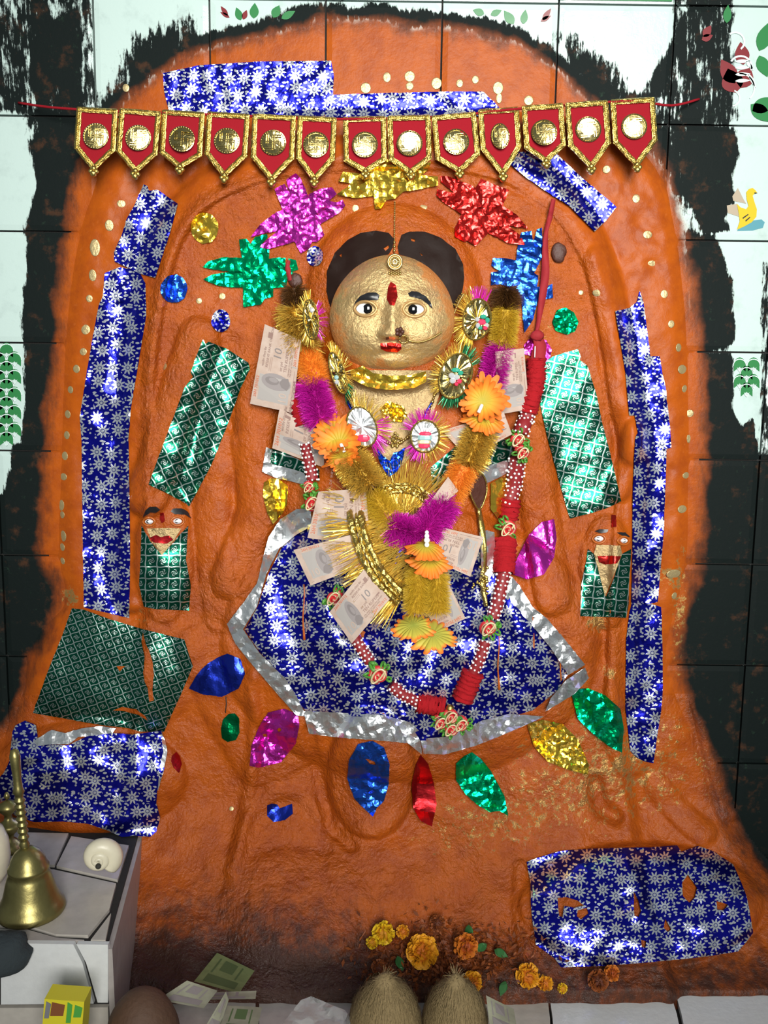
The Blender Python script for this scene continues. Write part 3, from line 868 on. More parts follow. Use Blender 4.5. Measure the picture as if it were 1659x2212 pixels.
# two small attendants
def attendant(label, loc, brow1, brow2, eye1, eye2, mark, lips, gold, shawl, rot):
    a = thing('attendant_figure', loc, label, 'statue', 'small attendant figures')
    patch('foil_shawl', shawl, 'green_lattice_foil', a, S, .002, .0012, 30, res=8, rot=rot)
    patch('gold_chin', gold, 'gold_chest_paint', a, S, .003, .0006, 30, res=7)
    for b_ in (brow1, brow2): patch('eyebrow', b_, 'black_paint', a, S, .003, .0002, res=5)
    for (ex, ey, er, dx) in (eye1, eye2): eye(ex, ey, er, er * .62, ex + dx, a, lambda x, y: S(x, y) + .0005, 'orange_lid', er * .46)
    patch('forehead_mark', mark, 'red_foil', a, S, .003, .0004, res=5)
    patch('lips', lips, 'dull_red_foil' if loc[0] < 0 else 'red_foil', a, S, .0045, .0006, 20, res=5)
A1 = lambda p: tr(p, 0, 1000, 2.9625)
attendant('small attendant head in green foil shawl at left, thick black brows', P(355, 1310, .04),
    A1([(915, 350), (930, 305), (960, 280), (1000, 280), (1025, 300), (1000, 318), (960, 318)]), A1([(1092, 310), (1110, 292), (1160, 290), (1200, 310), (1225, 355), (1180, 330), (1120, 328)]),
    (322, 1127, 9, -2), (383, 1126, 10, -1), A1([(1025, 320), (1048, 318), (1055, 370), (1035, 385), (1022, 360)]),
    A1([(955, 480), (1000, 460), (1030, 475), (1080, 465), (1110, 490), (1070, 515), (985, 510)]),
    A1([(940, 420), (1080, 415), (1160, 420), (1110, 500), (1036, 592), (975, 510)]),
    A1([(905, 400), (960, 500), (1035, 590), (1205, 400), (1190, 620), (1220, 780), (1210, 945), (1100, 940), (990, 935), (920, 920), (890, 780), (900, 600)]), .78)
A2 = lambda p: tr(p, 1050, 1050, 2.724)
attendant('small attendant head in green foil shawl at right, gold painted chin', P(1308, 1330, .04),
    A2([(640, 265), (670, 253), (720, 255), (715, 270), (680, 277)]), A2([(770, 273), (820, 272), (848, 300), (820, 297), (790, 285)]),
    (1294, 1164, 10, -1), (1347, 1168, 9, 1), A2([(738, 168), (765, 172), (768, 240), (738, 242)]),
    A2([(655, 412), (715, 410), (795, 412), (770, 455), (700, 462), (665, 448)]),
    A2([(650, 345), (790, 350), (800, 400), (775, 470), (720, 600), (700, 650), (660, 490), (635, 400)]),
    A2([(600, 370), (635, 400), (670, 500), (706, 655), (760, 520), (800, 400), (855, 370), (840, 600), (840, 690), (825, 775), (690, 770), (555, 765), (560, 580), (590, 440)]), .70)

# ---------------------------------------------------------------- foil glued to the relief
C3 = lambda p: tr(p, 0, 500, 2.9625)
C4 = lambda p: tr(p, 1100, 500, 2.967)
B3 = lambda p: tr(p, 0, 1560, 2.9625)
B4 = lambda p: tr(p, 1060, 1600, 2.769)
K = lambda p: tr(p, 400, 1380, 2.514)
Z1 = lambda p: tr(p, 420, 360, 4.879)
Z2 = lambda p: tr(p, 720, 330, 3.318)
BG = 'strips of blue daisy foil'
def foil(name, outline, mat, label, cat='foil', group=None, **kw):
    return props(patch(name, outline, mat, None, **kw), label, cat, group)
BL = dict(amp=.0040, lam=52, res=8)
foil('foil_strip', [(352, 158), (430, 141), (560, 133), (715, 131), (721, 165), (719, 205), (700, 250), (560, 249), (440, 246), (366, 242), (355, 200)], 'blue_daisy_foil', 'blue daisy foil banner at the top, left of the arch crown', group=BG, off=.0022, **BL)
foil('foil_strip', [(706, 212), (716, 205), (830, 201), (960, 198), (1045, 198), (1078, 232), (1060, 250), (830, 258), (702, 252)], 'blue_daisy_foil', 'bright narrow blue daisy foil strip above middle pennants', group=BG, off=.0015, **BL)
foil('foil_strip', [(226, 590), (258, 577), (300, 585), (314, 612), (316, 680), (298, 790), (283, 880), (277, 950), (280, 1100), (281, 1200), (279, 1335), (225, 1322), (181, 1312), (178, 1100), (176, 950), (172, 900), (185, 820), (200, 730), (213, 660), (222, 640)], 'blue_daisy_foil', 'long blue daisy foil strip down the left edge', group=BG, off=.0014, **BL)
foil('foil_strip', [(310, 398), (318, 401), (322, 412), (340, 410), (384, 440), (368, 500), (350, 555), (335, 600), (305, 592), (270, 575), (248, 565), (246, 545), (262, 510), (275, 470), (292, 440)], 'blue_daisy_foil', 'slanted blue daisy foil piece above the long left strip', group=BG, off=.003, **BL)
foil('foil_strip', [(1097, 350), (1118, 328), (1200, 330), (1262, 388), (1332, 447), (1310, 475), (1285, 500), (1230, 445), (1175, 410), (1130, 378)], 'blue_daisy_foil', 'slanted blue daisy foil strip under the right pennants', group=BG, off=.006, amp=.0025, lam=50, res=8, rot=.7)
foil('foil_strip', C4([(835, 380), (860, 450), (880, 600), (905, 800), (965, 800), (980, 900), (1000, 990), (1025, 1200), (1040, 1385), (1005, 1392), (805, 1400), (808, 1330), (825, 1290), (805, 1180), (770, 1180), (745, 900), (712, 700), (680, 510), (770, 490), (820, 450)]), 'blue_daisy_foil', 'upper blue daisy foil strip on the right with stepped edge', group=BG, off=.0022, **BL)
foil('foil_strip', [(1371, 965), (1440, 968), (1437, 1060), (1433, 1160), (1426, 1240), (1421, 1300), (1364, 1312), (1366, 1200), (1367, 1060)], 'blue_daisy_foil', 'middle blue daisy foil strip on the right beside the attendant', group=BG, off=.0014, **BL)
foil('foil_strip', A2([(862, 680), (960, 690), (1030, 712), (1038, 950), (1040, 1200), (1030, 1330), (1010, 1450), (985, 1630), (940, 1622), (890, 1600), (850, 1560), (835, 1430), (820, 1300), (823, 1100), (825, 900), (845, 740)]), 'blue_daisy_foil', 'lowest blue daisy foil strip on the right with pointed end', group=BG, off=.0024, amp=.0022, lam=44, res=8)
blue_cloth = thing('foil_cover', P(190, 1780, .1), 'crumpled blue daisy foil with silver upper edge behind the brass bell', 'foil')
patch('foil_sheet', B3([(80, 60), (100, 20), (160, -10), (230, 20), (240, 90), (235, 150), (330, 140), (430, 150), (560, 90), (720, 70), (850, 80), (1030, 55), (1062, 180), (1050, 300), (1005, 440), (1000, 520), (1025, 610), (1000, 700), (960, 735), (860, 725), (780, 735), (680, 690), (560, 650), (400, 635), (220, 640), (100, 600), (0, 520), (-60, 420), (20, 330), (60, 250)]), 'blue_daisy_foil', blue_cloth, S, .003, .0075, 70, 8, curl=.004)
patch('silver_edge', B3([(215, 120), (330, 50), (420, 70), (520, 40), (640, 25), (740, 40), (720, 70), (600, 85), (500, 95), (440, 140), (330, 140), (240, 150)]), 'silver_foil', blue_cloth, S, .0105, .0025, 24, 6, smooth=False)
patch('silver_edge', B3([(1030, 50), (1060, 130), (1070, 190), (1045, 320), (1010, 440), (1020, 300), (1045, 190)]), 'silver_foil', blue_cloth, S, .0105, .0015, 24, 6, smooth=False)
foil('foil_cover', B4([(215, 725), (300, 695), (420, 660), (600, 645), (800, 640), (960, 638), (1115, 625), (1140, 665), (1240, 630), (1330, 660), (1450, 740), (1500, 850), (1530, 930), (1545, 1000), (1570, 1150), (1540, 1190), (1480, 1260), (1300, 1290), (1100, 1310), (900, 1330), (700, 1345), (420, 1355), (380, 1300), (270, 1220), (250, 1080), (240, 960), (238, 850)]), 'blue_daisy_foil', 'torn blue daisy foil over the low mound at bottom right', off=.0025, amp=.0030, lam=50, res=9,
     holes=[B4(h) for h in ([(400, 940), (450, 935), (520, 955), (560, 985), (500, 1000), (440, 990), (430, 1055), (410, 1050)], [(855, 900), (885, 960), (900, 1020), (885, 1055), (860, 1050)], [(1180, 800), (1235, 880), (1220, 940), (1190, 970), (1150, 930), (1145, 850)],
            [(1350, 960), (1420, 980), (1390, 1015), (1355, 1010)], [(1045, 1065), (1080, 1130), (1060, 1145), (1035, 1120)], [(900, 1190), (930, 1200), (925, 1240), (905, 1235)], [(520, 1015), (575, 1000), (585, 1035), (540, 1070), (515, 1050)])])

skirt = thing('foil_skirt', P(880, 1560, .12), 'blue daisy foil skirt with wide silver foil hem on the seated idol', 'skirt')
patch('skirt_cloth', [(660, 1140), (610, 1180), (580, 1240), (557, 1310), (528, 1360), (560, 1408), (620, 1470), (645, 1515), (665, 1542), (740, 1546), (830, 1550), (890, 1572), (908, 1600), (960, 1596), (1010, 1575), (1050, 1556), (1110, 1545), (1150, 1535), (1205, 1490), (1228, 1455), (1190, 1400), (1150, 1350), (1110, 1305), (1085, 1270), (1060, 1220), (1020, 1160), (900, 1120), (760, 1110)], 'blue_daisy_foil', skirt, lambda x, y: S(x, y) + .004 + .007 * np.sin(np.asarray(x) * .045 + 1.5 * np.sin(np.asarray(y) * .011)), .003, .0056, 66, 9)
SV = dict(off=.0058, amp=.0036, lam=26, res=5, smooth=False)
SV['off'] = .014
patch('silver_hem', [(670, 1096), (640, 1100), (605, 1122), (580, 1160), (566, 1215), (555, 1260), (530, 1296), (490, 1348), (508, 1390), (540, 1430), (600, 1500), (640, 1545), (662, 1548), (645, 1512), (620, 1470), (560, 1410), (525, 1360), (555, 1310), (575, 1240), (603, 1185), (640, 1155), (675, 1135)], 'silver_foil', skirt, **SV)
patch('silver_hem', [(655, 1536), (740, 1540), (830, 1545), (885, 1560), (905, 1578), (912, 1630), (880, 1605), (800, 1598), (730, 1593), (668, 1585)], 'silver_foil', skirt, **SV)
patch('silver_hem', [(908, 1596), (960, 1592), (1000, 1578), (1040, 1557), (1100, 1542), (1175, 1548), (1150, 1560), (1080, 1590), (1030, 1610), (960, 1630), (915, 1628)], 'silver_foil', skirt, **SV)
patch('silver_hem', [(1105, 1245), (1120, 1262), (1150, 1310), (1180, 1335), (1215, 1375), (1264, 1436), (1228, 1458), (1190, 1400), (1150, 1352), (1108, 1306), (1088, 1288)], 'silver_foil', skirt, **SV)
patch('silver_hem', [(1264, 1442), (1272, 1465), (1240, 1500), (1178, 1537), (1190, 1508), (1222, 1470)], 'silver_foil', skirt, **SV)
patch('silver_hem', [(1036, 1150), (1052, 1145), (1068, 1150), (1072, 1225), (1052, 1262), (1040, 1225)], 'silver_foil', skirt, **SV)
for dx, dy0, dy1, e in ((656, 1262, 1382, .012), (1077, 1330, 1490, .012), (1152, 1305, 1475, .013), (1212, 1430, 1470, .012)):
    yy_ = np.linspace(dy0, dy1, 14); xx_ = dx + 1.5 * np.sin(yy_ * .06)
    rr_ = (1.6 + 1.6 * np.clip((yy_ - dy1 + 40) / 40, 0, 1) * (dx < 1100)) * MPP
    mesh_obj('paint_drip', *sweep(P(xx_, yy_, S(xx_, yy_) + e), rr_, 6), 'paint_drip', skirt)
SV['off'] = .0058
for lab, gp, sp in (('green lattice foil sleeve with silver hem beside the left banknotes', [(584, 968), (620, 980), (648, 994), (690, 1015), (690, 1040), (634, 1016), (582, 1003)], [(575, 966), (589, 972), (582, 1001), (634, 1014), (657, 1022), (668, 1050), (630, 1040), (595, 1032), (566, 1019)]),
                    ('green lattice foil sleeve with silver hem beside the beaded garland', [(930, 1010), (990, 960), (1079, 944), (1108, 957), (1106, 990), (1060, 1008), (980, 1060), (935, 1070)], [(1035, 1012), (1070, 1002), (1106, 990), (1110, 1012), (1085, 1028), (1051, 1044), (1040, 1040)])):
    t = thing('foil_sleeve', P(gp[2][0], gp[2][1], .08), lab, 'sleeve', 'green foil sleeves')
    patch('sleeve_cloth', gp, 'green_lattice_foil', t, S, .003, .0016, 30, 7, rot=.5, scale=.75)
    patch('silver_hem', sp, 'silver_foil', t, **SV)
GG = 'pieces of green lattice foil'
foil('foil_piece', C3([(1300, 690), (1315, 720), (1335, 705), (1450, 750), (1590, 840), (1600, 880), (1540, 1000), (1470, 1200), (1350, 1500), (1210, 1760), (1190, 1740), (1080, 1680), (950, 1620), (1050, 1350), (1180, 1000), (1235, 930), (1220, 900), (1255, 800)]), 'green_lattice_foil', 'green lattice foil parallelogram at left above the small attendant', group=GG, rot=-.35, off=.002, amp=.0022, lam=40, res=9)
foil('foil_piece', A1([(540, 940), (700, 1000), (900, 1060), (1180, 1130), (1210, 1230), (1235, 1300), (1150, 1500), (1050, 1720), (900, 1720), (830, 1700), (600, 1670), (380, 1630), (210, 1600), (300, 1350), (400, 1100), (460, 930)]), 'green_lattice_foil', 'large dull green lattice foil at lower left with orange tears', group=GG, rot=-.42, off=.002, amp=.0007, lam=60, res=9, scale=1.25,
     holes=[A1([(915, 1080), (930, 1150), (960, 1220), (980, 1290), (985, 1360), (975, 1450), (985, 1520), (955, 1530), (945, 1440), (925, 1400), (915, 1340), (925, 1240), (905, 1140)]), A1([(745, 1300), (800, 1300), (765, 1335)]), A1([(720, 1585), (780, 1562), (870, 1575), (930, 1620), (945, 1650), (890, 1615), (800, 1590)])])
foil('foil_piece', [(1172, 786), (1194, 770), (1248, 754), (1255, 770), (1252, 778), (1269, 790), (1289, 854), (1300, 910), (1316, 972), (1330, 1030), (1342, 1083), (1310, 1098), (1285, 1106), (1232, 1120), (1226, 1103), (1208, 1039), (1181, 938), (1164, 857)], 'green_lattice_foil', 'bright green lattice foil panel at right above the small attendant', group=GG, rot=.55, off=.003, amp=.0030, lam=55, res=9)

def fl(name, outline, mat, label, cat='foil', group=None, holes=(), lam=30, amp=.0046, res=4.6, off=.002, **kw):
    return foil(name, outline, mat, label, cat, group, holes=holes, lam=lam, amp=amp, res=res, off=off, smooth=False, **kw)
ST_ = 'crumpled foil flowers around the head'
fl('foil_flower', Z1([(970, 135), (1065, 70), (1110, 110), (1165, 220), (1190, 300), (1320, 235), (1450, 215), (1500, 290), (1420, 358), (1500, 375), (1560, 350), (1590, 410), (1520, 490), (1320, 610), (1370, 720), (1290, 795), (1240, 790), (1210, 860), (1120, 915), (1055, 790), (920, 830), (790, 865), (680, 855), (760, 770), (880, 680), (740, 700), (590, 745), (700, 600), (850, 490), (930, 450), (880, 330), (845, 235), (950, 180), (1030, 330), (985, 220)]), 'magenta_foil', 'magenta crumpled foil flower left of the gold one', 'foil flower', ST_, off=.004)
fl('foil_flower', Z1([(470, 765), (550, 760), (590, 815), (640, 740), (765, 710), (772, 745), (690, 840), (790, 865), (785, 970), (860, 960), (960, 960), (965, 1060), (990, 1130), (965, 1270), (830, 1280), (830, 1370), (740, 1390), (700, 1455), (650, 1460), (515, 1480), (510, 1275), (430, 1275), (250, 1255), (90, 1190), (180, 1140), (370, 1105), (220, 1085), (85, 1060), (140, 1000), (300, 955), (500, 960), (480, 850)]), 'green_foil', 'green crumpled foil flower at left beside the hair', 'foil flower', ST_, off=.003)
fl('foil_scrap', Z1([(990, 965), (1070, 985), (1095, 1085), (1025, 1110), (1110, 1135), (1110, 1190), (1040, 1205), (1005, 1130)]), 'green_foil', 'small green foil scrap at right of the green foil flower', res=5)
fl('foil_flower', Z2([(35, 205), (70, 135), (200, 150), (300, 100), (340, 30), (380, 40), (430, 90), (560, 130), (700, 60), (690, 110), (640, 160), (750, 170), (750, 235), (600, 265), (500, 280), (440, 330), (380, 340), (340, 400), (300, 405), (290, 310), (160, 325), (25, 300), (130, 220)]), 'gold_foil', 'gold crumpled foil flower hanging half behind the pennants', 'foil flower', ST_, off=.004)
fl('foil_flower', Z2([(770, 165), (830, 170), (960, 220), (1020, 250), (1060, 185), (1170, 235), (1260, 265), (1215, 380), (1310, 440), (1400, 545), (1250, 520), (1340, 590), (1380, 665), (1260, 650), (1110, 575), (1020, 670), (960, 630), (940, 640), (870, 600), (870, 540), (920, 440), (810, 370), (740, 310), (745, 260), (870, 290), (770, 210)]), 'red_foil', 'red crumpled foil flower at upper right of the head', 'foil flower', ST_, off=.004)
fl('foil_flower', Z2([(1340, 590), (1350, 570), (1420, 560), (1435, 640), (1460, 550), (1495, 535), (1500, 740), (1440, 860), (1470, 880), (1460, 960), (1520, 960), (1570, 940), (1575, 1040), (1520, 1050), (1480, 1010), (1430, 1200), (1370, 1290), (1350, 1080), (1330, 1000), (1200, 940), (1130, 950), (1130, 860), (1190, 845), (1135, 810), (1145, 755), (1230, 755), (1310, 770), (1320, 680)]), 'blue_foil', 'blue crumpled foil flower behind the red ribbon', 'foil flower', ST_, off=.003)
def oval(cx, cy, rx, ry, n=18, w=.04, seed=0):
    r = np.random.default_rng(seed + int(cx))
    return [(cx + rx * math.cos(a) * (1 + r.uniform(-w, w)), cy + ry * math.sin(a) * (1 + r.uniform(-w, w))) for a in np.linspace(0, 2 * math.pi, n, endpoint=False)]
DG = 'small round foil spots'
fl('foil_spot', oval(376, 624, 29, 31), 'blue_foil', 'round plain blue foil spot beside the long left strip', group=DG)
fl('foil_spot', oval(442, 493, 30, 33), 'gold_foil', 'round gold foil spot at upper left of the head', group=DG, lam=34)
fl('foil_spot', oval(477, 693, 20, 25), 'blue_daisy_foil', 'small daisy patterned foil oval below the green foil flower', group=DG)
fl('foil_spot', oval(680, 553, 18, 22), 'blue_daisy_foil', 'tiny daisy patterned foil oval between green flower and hair', group=DG)
fl('foil_spot', [(1203, 670), (1222, 664), (1240, 675), (1250, 695), (1243, 715), (1225, 723), (1200, 714), (1193, 695)], 'green_foil', 'round green foil spot at right of the red ribbon', group=DG, lam=18)
fl('foil_spot', [(1132, 745), (1142, 733), (1160, 730), (1180, 735), (1192, 755), (1188, 772), (1176, 786), (1160, 776), (1145, 768), (1133, 765)], 'magenta_foil', 'pink foil spot behind the ribbon knot', group=DG, lam=18, amp=.003)
LG = 'leaf shaped foils below the skirt'
_fl = fl
def fl(name, *ar, **kw):
    if name == 'foil_leaf': kw.setdefault('tilt', .12)
    return _fl(name, *ar, **kw)
fl('foil_leaf', K([(20, 270), (60, 200), (100, 155), (130, 130), (180, 100), (230, 80), (300, 110), (325, 190), (290, 270), (200, 315), (90, 300)]), 'deep_blue_foil', 'dark blue foil leaf beside the dull green foil', group=LG, amp=.0012, lam=40)
fl('foil_leaf', K([(205, 440), (235, 408), (270, 405), (292, 430), (295, 510), (275, 550), (230, 560), (200, 540), (195, 490)]), 'dark_green_foil', 'small dark green foil oval at lower left', group=LG, amp=.0015, lam=40)
fl('foil_leaf', K([(450, 400), (540, 380), (610, 410), (620, 470), (600, 570), (520, 670), (400, 700), (350, 690), (360, 580), (400, 480)]), 'magenta_foil', 'magenta foil leaf under the left corner of the skirt', group=LG, holes=[K([(498, 490), (515, 482), (524, 495), (510, 508)]), K([(420, 520), (440, 515), (448, 530), (428, 535)])])
fl('foil_leaf', K([(940, 570), (1020, 555), (1080, 590), (1110, 680), (1105, 790), (1080, 880), (1040, 920), (1020, 965), (980, 930), (920, 870), (880, 760), (890, 660)]), 'blue_foil', 'large blue foil leaf on the hanging foot', group=LG, holes=[K([(978, 652), (1000, 655), (1030, 668), (1035, 685), (1005, 680)])])
fl('foil_leaf', K([(1280, 630), (1320, 680), (1350, 780), (1365, 900), (1340, 1020), (1280, 990), (1240, 920), (1230, 800), (1250, 690)]), 'dull_red_foil', 'dull red foil leaf right of the large blue leaf', group=LG, amp=.0012, lam=40)
fl('foil_leaf', [(985, 1650), (1003, 1633), (1020, 1625), (1040, 1640), (1060, 1665), (1090, 1720), (1098, 1763), (1080, 1752), (1060, 1755), (1030, 1738), (1005, 1715), (985, 1685)], 'green_foil', 'green foil leaf right of the dull red leaf', group=LG)
fl('foil_leaf', A2([(240, 1400), (330, 1375), (450, 1400), (540, 1490), (575, 1570), (605, 1640), (600, 1700), (560, 1690), (470, 1665), (360, 1620), (280, 1530)]), 'gold_foil', 'gold foil leaf below the right end of the silver hem', group=LG, lam=18)
fl('foil_leaf', A2([(500, 1210), (540, 1195), (600, 1190), (700, 1230), (790, 1310), (810, 1420), (800, 1570), (720, 1530), (620, 1450), (540, 1370)]), 'green_foil', 'green foil leaf beside the lowest blue strip', group=LG)
fl('foil_leaf', A2([(400, 195), (415, 300), (400, 420), (340, 520), (240, 550), (160, 520), (165, 470), (180, 430), (250, 290), (330, 210)]), 'magenta_foil', 'magenta foil leaf at right of the beaded garland', group=LG, amp=.0012, lam=50, off=.006)
fl('foil_leaf', [(570, 1042), (585, 1033), (602, 1035), (622, 1050), (620, 1090), (608, 1112), (590, 1132), (578, 1110), (568, 1070)], 'gold_foil', 'gold foil leaf under the left foil sleeve', group=LG)
fl('foil_leaf', [(1060, 1045), (1085, 1030), (1105, 1035), (1104, 1060), (1092, 1095), (1075, 1120), (1060, 1100)], 'gold_foil', 'bright gold foil leaf under the right foil sleeve', group=LG)
fl('foil_scrap', K([(445, 905), (470, 895), (500, 900), (512, 920), (545, 910), (580, 895), (585, 950), (540, 985), (480, 995), (445, 960)]), 'deep_blue_foil', 'torn scrap of dark blue foil on the lower relief', amp=.001)
fl('foil_scrap', B3([(1100, 215), (1130, 190), (1150, 215), (1165, 270), (1145, 325), (1110, 290), (1095, 250)]), 'dull_red_foil', 'small dark red foil scrap right of the crumpled blue foil', amp=.001)
# ---------------------------------------------------------------- string of pennants
toran = thing('pennant_bunting', P(790, 245, .05), 'string of thirteen red felt pennants edged in gold braid across the arch', 'bunting')
PEN = [(165, 255, 230, 235, 372, 88), (258, 348, 233, 240, 378, 92), (350, 443, 236, 242, 368, 92), (447, 540, 240, 246, 387, 90), (545, 640, 245, 249, 395, 92), (643, 728, 249, 253, 395, 90), (740, 834, 252, 250, 378, 93),
       (836, 930, 250, 247, 380, 93), (931, 1028, 250, 240, 378, 92), (1032, 1121, 236, 230, 384, 86), (1126, 1217, 228, 222, 356, 90), (1220, 1313, 222, 215, 368, 92), (1318, 1415, 215, 209, 364, 92)]
def pend(x): return .046 + .006 * math.sin(x * .013)
def pennant(k, x0, x1, y0, y1, tip, side):
    d = max(float(S((x0 + x1) / 2, 300)), 0) + .014 if False else .052 + .004 * math.sin(k * 1.9)
    w = math.hypot(x1 - x0, y1 - y0)
    ex = np.array([(x1 - x0) / w, (y1 - y0) / w]); ey = np.array([-ex[1], ex[0]])
    o = np.array([x0, y0], float)
    L = lambda u, v: o + ex * u + ey * v
    th = tip - (y0 + y1) / 2
    tilt = random.uniform(-.05, .05); pitch = random.uniform(-.06, .04)
    dd = lambda u, v: d + (u - w / 2) * MPP * tilt - v * MPP * pitch
    def Q(u, v, extra=0.):
        u = np.asarray(u, float); v = np.asarray(v, float)
        q = o + ex * u[..., None] + ey * v[..., None]
        return P(q[..., 0], q[..., 1], dd(u, v) + extra)
    loop = [(3, 3), (w - 3, 3), (w - 3, side), (w / 2, th - 8), (3, side)]
    lu = np.array([q[0] for q in loop]); lv = np.array([q[1] for q in loop])
    a = Q(lu, lv); v, f = prism(a, Q(lu, lv, -.003)[0] - a[0])
    pn = mesh_obj('pennant', v, f, 'red_felt', toran, False)
    # gold braid along the five edges, with a row of stamped beads
    b = MB()
    hw = 6.3
    cen = [(hw, hw), (w - hw, hw), (w - hw, side), (w / 2, th - 9), (hw, side)]
    for i in range(5):
        p0 = np.array(cen[i]); p1 = np.array(cen[(i + 1) % 5])
        t = p1 - p0; ln = np.linalg.norm(t); t /= ln; nn = np.array([-t[1], t[0]])
        prof = [(-hw, 0), (-hw + 1, .0022), (-2.6, .0030), (-1.6, .0018), (1.6, .0018), (2.6, .0030), (hw - 1, .0022), (hw, 0)]
        m = max(3, int(ln / 5))
        vv = []
        for s in range(m + 1):
            c = p0 - t * 4 + t * (ln + 8) * s / m
            wob = random.uniform(-.5, .5)
            for off, hh in prof:
                q = c + nn * (off + wob); vv.append(Q(q[0], q[1], .0006 + hh * random.uniform(.85, 1.1)))
        n = len(prof)
        b.add(np.array(vv), [[s * n + j, s * n + j + 1, (s + 1) * n + j + 1, (s + 1) * n + j] for s in range(m) for j in range(n - 1)])
        for s in np.arange(3, ln, 4.0):
            q = p0 + t * s
            b.add(ICO_V * 1.55 * MPP + Q(q[0], q[1], .0026), ICO_F)
    b.build('gold_border', 'gold_braid', pn, False)
    t = MB()
    for du, dv_, r in ((-6, -1, 5), (6, -1, 5), (0, 4, 7), (0, -7, 6)):
        t.add(uvsphere(10, 6)[0] * r * MPP + Q(w / 2 + du, th + dv_ - 1, .003), uvsphere(10, 6)[1])
    t.build('tip_bead', 'gold_braid', pn)
    # stamped round medallion with the auspicious cross in relief
    R = 28.0; cu, cv = w / 2, 61.0
    squash = .72 if k == 9 else 1.0
    mb = MB(); vv = []; ff = []; n = 40
    mt = random.uniform(-.16, .16); mp = random.uniform(-.14, .14)
    def MQ(u, v, e): return Q(cu + u * squash, cv + v, .0010 + e + u * MPP * mt + v * MPP * mp + abs(mt + mp) * R * MPP)
    rings = [(0, .0030), (.5, .0026), (.86, .0014), (.9, .0026), (1, .0020), (1, -.001)]
    for q, e in rings:
        for j in range(n):
            an = 2 * math.pi * j / n
            vv.append(MQ(R * q * math.cos(an), R * q * math.sin(an), e + random.uniform(-.0001, .0001)))
    ff = [[i * n + j, (i + 1) * n + j, (i + 1) * n + (j + 1) % n, i * n + (j + 1) % n] for i in range(len(rings) - 1) for j in range(n)]
    mb.add(np.array(vv), ff)
    for j in range(30):
        an = 2 * math.pi * j / 30
        mb.add(ICO_V * 1.5 * MPP + MQ(R * .93 * math.cos(an), R * .93 * math.sin(an), .0022), ICO_F)
    g = 14.0
    for (a0, a1) in (((0, -g), (0, g)), ((-g, 0), (g, 0)), ((0, -g), (g, -g)), ((g, 0), (g, g)), ((0, g), (-g, g)), ((-g, 0), (-g, -g))):
        a0 = np.array(a0, float); a1 = np.array(a1, float); tt = (a1 - a0) / np.linalg.norm(a1 - a0); nn = np.array([-tt[1], tt[0]])
        for sh in (-2.3, 2.3):
            p0 = a0 - tt * 3.0 + nn * sh; p1 = a1 + tt * 3.0 + nn * sh
            qs = np.array([MQ(*(p0 + nn * 1.5), .0022), MQ(*(p0 - nn * 1.5), .0022), MQ(*(p1 - nn * 1.5), .0022), MQ(*(p1 + nn * 1.5), .0022),
                           MQ(*(p0 + nn * .6), .0045), MQ(*(p0 - nn * .6), .0045), MQ(*(p1 - nn * .6), .0045), MQ(*(p1 + nn * .6), .0045)])
            mb.add(qs, [[4, 5, 6, 7], [0, 1, 5, 4], [1, 2, 6, 5], [2, 3, 7, 6], [3, 0, 4, 7]])
    mb.build('round_medallion', 'gold_plate', pn, False)
for k, p in enumerate(PEN): pennant(k, *p)
sx = np.concatenate([[40, 110], [(p[0] + p[1]) / 2 for p in PEN], [1450, 1510]]); sy = np.concatenate([[222, 232], [(p[2] + p[3]) / 2 + 6 for p in PEN], [228, 214]])
sd = np.concatenate([[.003, .03], [.050] * len(PEN), [.03, .003]])
c = smooth_poly(np.stack([sx, sy, sd * 1000], -1), False, 4)
v, f = sweep(P(c[:, 0], c[:, 1], c[:, 2] / 1000), 2.6 * MPP, 6)
mesh_obj('red_cord', v, f, 'red_felt', toran)

# ---------------------------------------------------------------- tinsel, cloth flowers, garlands
def blades(p0, p1, R, n, w, spread=(.75, 1.1), seed=0, lean=.35, bend=None):
    r = np.random.default_rng(seed)
    p0 = np.asarray(p0); p1 = np.asarray(p1)
    ax = (p1 - p0); ln = np.linalg.norm(ax); ax = ax / ln
    t = r.random(n); c = p0 + (p1 - p0) * t[:, None]
    d = r.normal(0, 1, (n, 3)); d -= (d @ ax)[:, None] * ax; d /= np.linalg.norm(d, axis=1)[:, None]
    d += ax * r.normal(0, lean, n)[:, None]; d /= np.linalg.norm(d, axis=1)[:, None]
    L = R * r.uniform(*spread, n)
    s = np.cross(d, r.normal(0, 1, (n, 3))); s /= np.linalg.norm(s, axis=1)[:, None]
    ww = (w * r.uniform(.6, 1.3, n))[:, None]
    tip = c + d * L[:, None] + np.array([0, 0, -1]) * (L * .12)[:, None]
    b = c + d * (R * .25)
    v = np.stack([b - s * ww, b + s * ww, tip + s * ww * .35, tip - s * ww * .35], 1).reshape(-1, 3)
    i = np.arange(n) * 4
    return v, np.stack([i, i + 1, i + 2, i + 3], -1).tolist()
SEED = [100]
def tinsel_section(parent, a, b, R, mat, d, n=1500, w=.9, core=.6, name='tinsel_section', lean=.35):
    SEED[0] += 1
    p0 = P(a[0], a[1], d[0]); p1 = P(b[0], b[1], d[1]); R = R * MPP * .95
    m = MB()
    m.add(*sweep(np.linspace(p0, p1, 5), R * core, 12))
    m.add(*blades(p0, p1, R, n, w * MPP, seed=SEED[0], lean=lean))
    o = m.build(name, mat, parent, False)
    return o
